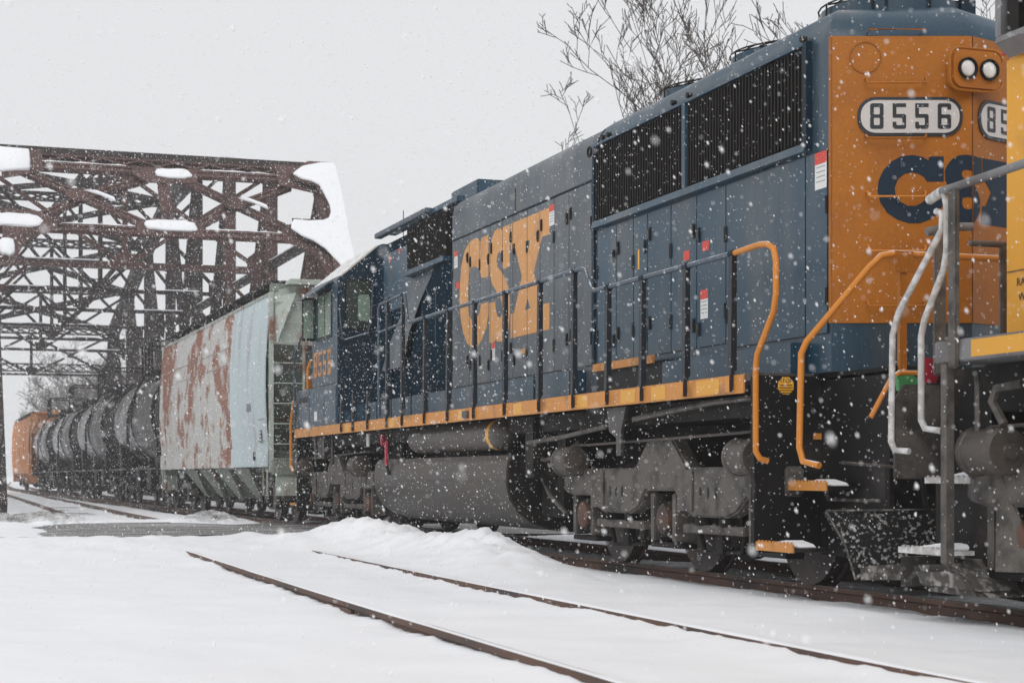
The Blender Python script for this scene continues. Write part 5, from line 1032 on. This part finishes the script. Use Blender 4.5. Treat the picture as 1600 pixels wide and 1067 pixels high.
# ------------------------------------------------------------------ bare trees
def grow(seed, H, spread, levels=5, thick=0.02, kids=(3,5), rmin=0.006, up=0.22):
    rnd = random.Random(seed); tr = MB(); cr = MB()
    def branch(p, d, L, r, lev):
        pts = [p]; n = 4 if lev < 3 else 3; dd = d.copy(); q = p.copy()
        for i in range(n):
            dd = (dd + Vector((rnd.uniform(-1,1),rnd.uniform(-1,1),rnd.uniform(-0.5,0.9)))*0.16).normalized(); q = q + dd*(L/n); pts.append(q.copy())
        rs = [max(rmin, r*(1-(0.93 if lev == 0 else 0.7)*i/n)) for i in range(n+1)]
        (tr if lev == 0 else cr).tube(pts, rs, 6 if lev < 2 else (4 if lev < 3 else 3))
        if lev >= levels: return
        k = rnd.randint(*kids) + (2 if lev == 0 else 0)
        if lev == 0: branch(pts[-1], dd.copy(), L*0.45, rs[-1], lev+1)
        for j in range(k):
            t = (0.38 if lev == 0 else 0.22) + (0.62 if lev == 0 else 0.76)*(j+rnd.random())/k; t = min(t, 1.0)
            f = t*n; i = min(int(f), n-1); b = pts[i].lerp(pts[i+1], f-i); ax = (pts[i+1]-pts[i]).normalized()
            side = Vector((rnd.uniform(-1,1),rnd.uniform(-1,1),rnd.uniform(-0.3,0.6))); side = (side-ax*side.dot(ax)).normalized()
            nd = (ax*rnd.uniform(0.5,0.95)+side*rnd.uniform(0.55,0.95)*spread+Vector((0,0,up))).normalized()
            branch(b, nd, L*rnd.uniform(0.48,0.72)*(1.15-0.45*t), max(rmin, r*(1-(0.85 if lev == 0 else 0.62)*t)*rnd.uniform(0.5,0.7)), lev+1)
    branch(Vector((0,0,0)), Vector((0,0,1)), H*0.62, H*thick, 0)
    return tr.mesh('trunk', smooth=60), cr.mesh('crown', smooth=60)
def tree(x, y, tm, label, m, s=1.0, rz=0.0, group=None):
    t = thing('bare_tree', label, 'tree', (x, y, -0.3), group); t.scale = (s,s,s); t.rotation_euler.z = rz
    for nm, me in zip(('trunk','crown'), tm):
        if not me.materials: me.materials.append(m)
        o = bpy.data.objects.new(nm, me); COL.objects.link(o); o.parent = t
    return t
ta = grow(3, 15.0, 0.85, 5, 0.017, (3,4), 0.010, 0.35); tb = grow(11, 12.5, 0.95, 5, 0.017, (2,4), 0.010, 0.3); tcm = grow(23, 12.0, 1.05, 5, 0.017, (3,5), 0.009)
tree(13.6, 40.0, ta, 'tall bare tree with fine twigs rising behind the radiator fans', M['bark'], 1.05, 0.4)
tree(10.0, 40.5, tb, 'smaller bare tree leaning out over the middle of the locomotive hood', M['bark'], 0.92, 2.0)
td = grow(31, 10.5, 1.0, 5, 0.018, (2,4), 0.008, 0.3)
tree(7.9, 40.0, td, 'low bare tree with forked branches behind the middle of the hood', M['bark'], 1.22, 1.1)
tree(19.5, 36.0, tcm, 'bare tree whose twigs show above the headlight end of the hood', M['bark'], 1.15, 1.0)
fa = grow(41, 16.0, 1.25, 4, 0.02, (4,6), 0.020); fb = grow(57, 15.0, 1.3, 4, 0.02, (4,6), 0.020); fc = grow(73, 14.0, 1.2, 4, 0.02, (4,6), 0.020)
rf = random.Random(5); k = 0
for i in range(54):
    y = rf.uniform(140, 215); px = rf.uniform(10, 270) if i % 4 else rf.uniform(-60, 420) ; u = (px-800)/2700
    x = -7.98 + y*(0.9449*u+0.3272)/(-0.3272*u+0.9449)
    if abs(x-float(man(y))+1.5) < 4.5: x += 8.5
    tree(x, y, (fa,fb,fc)[i % 3], 'hazy bare tree in the row beyond the far end of the bridge', M['bark_far'], rf.uniform(0.55,0.95), rf.uniform(0,6.28), 'bare trees beyond the bridge')
# ------------------------------------------------------------------ falling snow
def flakes():
    rng = np.random.default_rng(12)
    def vol(n, x0,x1,y0,y1,z0,z1, r0, r1):
        p = rng.uniform((x0,y0,z0),(x1,y1,z1),(n,3)); r = r0+(r1-r0)*rng.random(n)**2.2; return p, r
    parts = [vol(85000, -10.5,6.0, 1.6,40, -0.05,7.0, 0.0020,0.0068), vol(18000, -16,10, 40,110, -0.05,13, 0.003,0.008), vol(150000, -10.5,6.0, 3.0,34, -0.05,6.5, 0.0014,0.0032)]
    def build(Pn, Rn, off, f):
        d = np.sqrt((Pn[:,0]+7.98)**2+Pn[:,1]**2+(Pn[:,2]-0.918)**2); keep = d > 1.5; Pn = Pn[keep]; Rn = Rn[keep]
        # keep the air inside solid bodies free of flakes
        inside = (np.abs(Pn[:,0]-XC) < 1.62) & (Pn[:,1] < 125) & (Pn[:,2] < 4.85); Pn = Pn[~inside]; Rn = Rn[~inside]; n = len(Pn)
        V = off[None]*Rn[:,None,None]; st = 1.0+0.9*rng.random(n); V[:,:,2] *= st[:,None]; V[:,:,0] -= V[:,:,2]*0.35
        return (V+Pn[:,None,:]).reshape(-1,3), (f[None]+len(off)*np.arange(n)[:,None,None]).reshape(-1,3).astype(np.int32)
    octa = np.array([(1,0,0),(-1,0,0),(0,1,0),(0,-1,0),(0,0,1),(0,0,-1)], float); fo = np.array([(0,2,4),(2,1,4),(1,3,4),(3,0,4),(2,0,5),(1,2,5),(3,1,5),(0,3,5)])
    tet = np.array([(1,1,1),(-1,-1,1),(-1,1,-1),(1,-1,-1)], float)*0.8; ft_ = np.array([(0,1,2),(0,3,1),(0,2,3),(1,3,2)])
    c1, F1 = build(np.concatenate([parts[0][0],parts[1][0]]), np.concatenate([parts[0][1],parts[1][1]]), octa, fo)
    c2, F2 = build(parts[2][0], parts[2][1], tet, ft_)
    co = np.concatenate([c1,c2]); F = np.concatenate([F1, F2+len(c1)]).astype(np.int32)
    me = bpy.data.meshes.new('falling_snow'); me.vertices.add(len(co)); me.vertices.foreach_set('co', co.astype(np.float32).ravel())
    me.loops.add(F.size); me.loops.foreach_set('vertex_index', F.ravel()); me.polygons.add(len(F)); me.polygons.foreach_set('loop_start', np.arange(0,F.size,3,dtype=np.int32))
    me.update(calc_edges=True); me.shade_smooth(); return me
fs = P(None, 'falling_snow', flakes(), M['flake']); fs['kind'] = 'stuff'; fs['label'] = 'falling snow flakes filling the air before the train'; fs['category'] = 'snowfall'
# ------------------------------------------------------------------ haze of the snowfall
hz = P(None, 'haze', MB().box(-260,260,-40,420,-4.2,24.0), None); hz['kind'] = 'stuff'; hz['label'] = 'thin white haze of falling snow over the whole yard'; hz['category'] = 'haze'
hm = bpy.data.materials.new('haze'); hm.use_nodes = True; ht = hm.node_tree; ht.nodes.clear()
pv = ht.nodes.new('ShaderNodeVolumePrincipled'); pv.inputs['Color'].default_value = (0.96,0.965,0.975,1); pv.inputs['Density'].default_value = 0.0009; pv.inputs['Anisotropy'].default_value = 0.0
ho = ht.nodes.new('ShaderNodeOutputMaterial'); ht.links.new(pv.outputs[0], ho.inputs['Volume'])
hz.data.materials.append(hm)
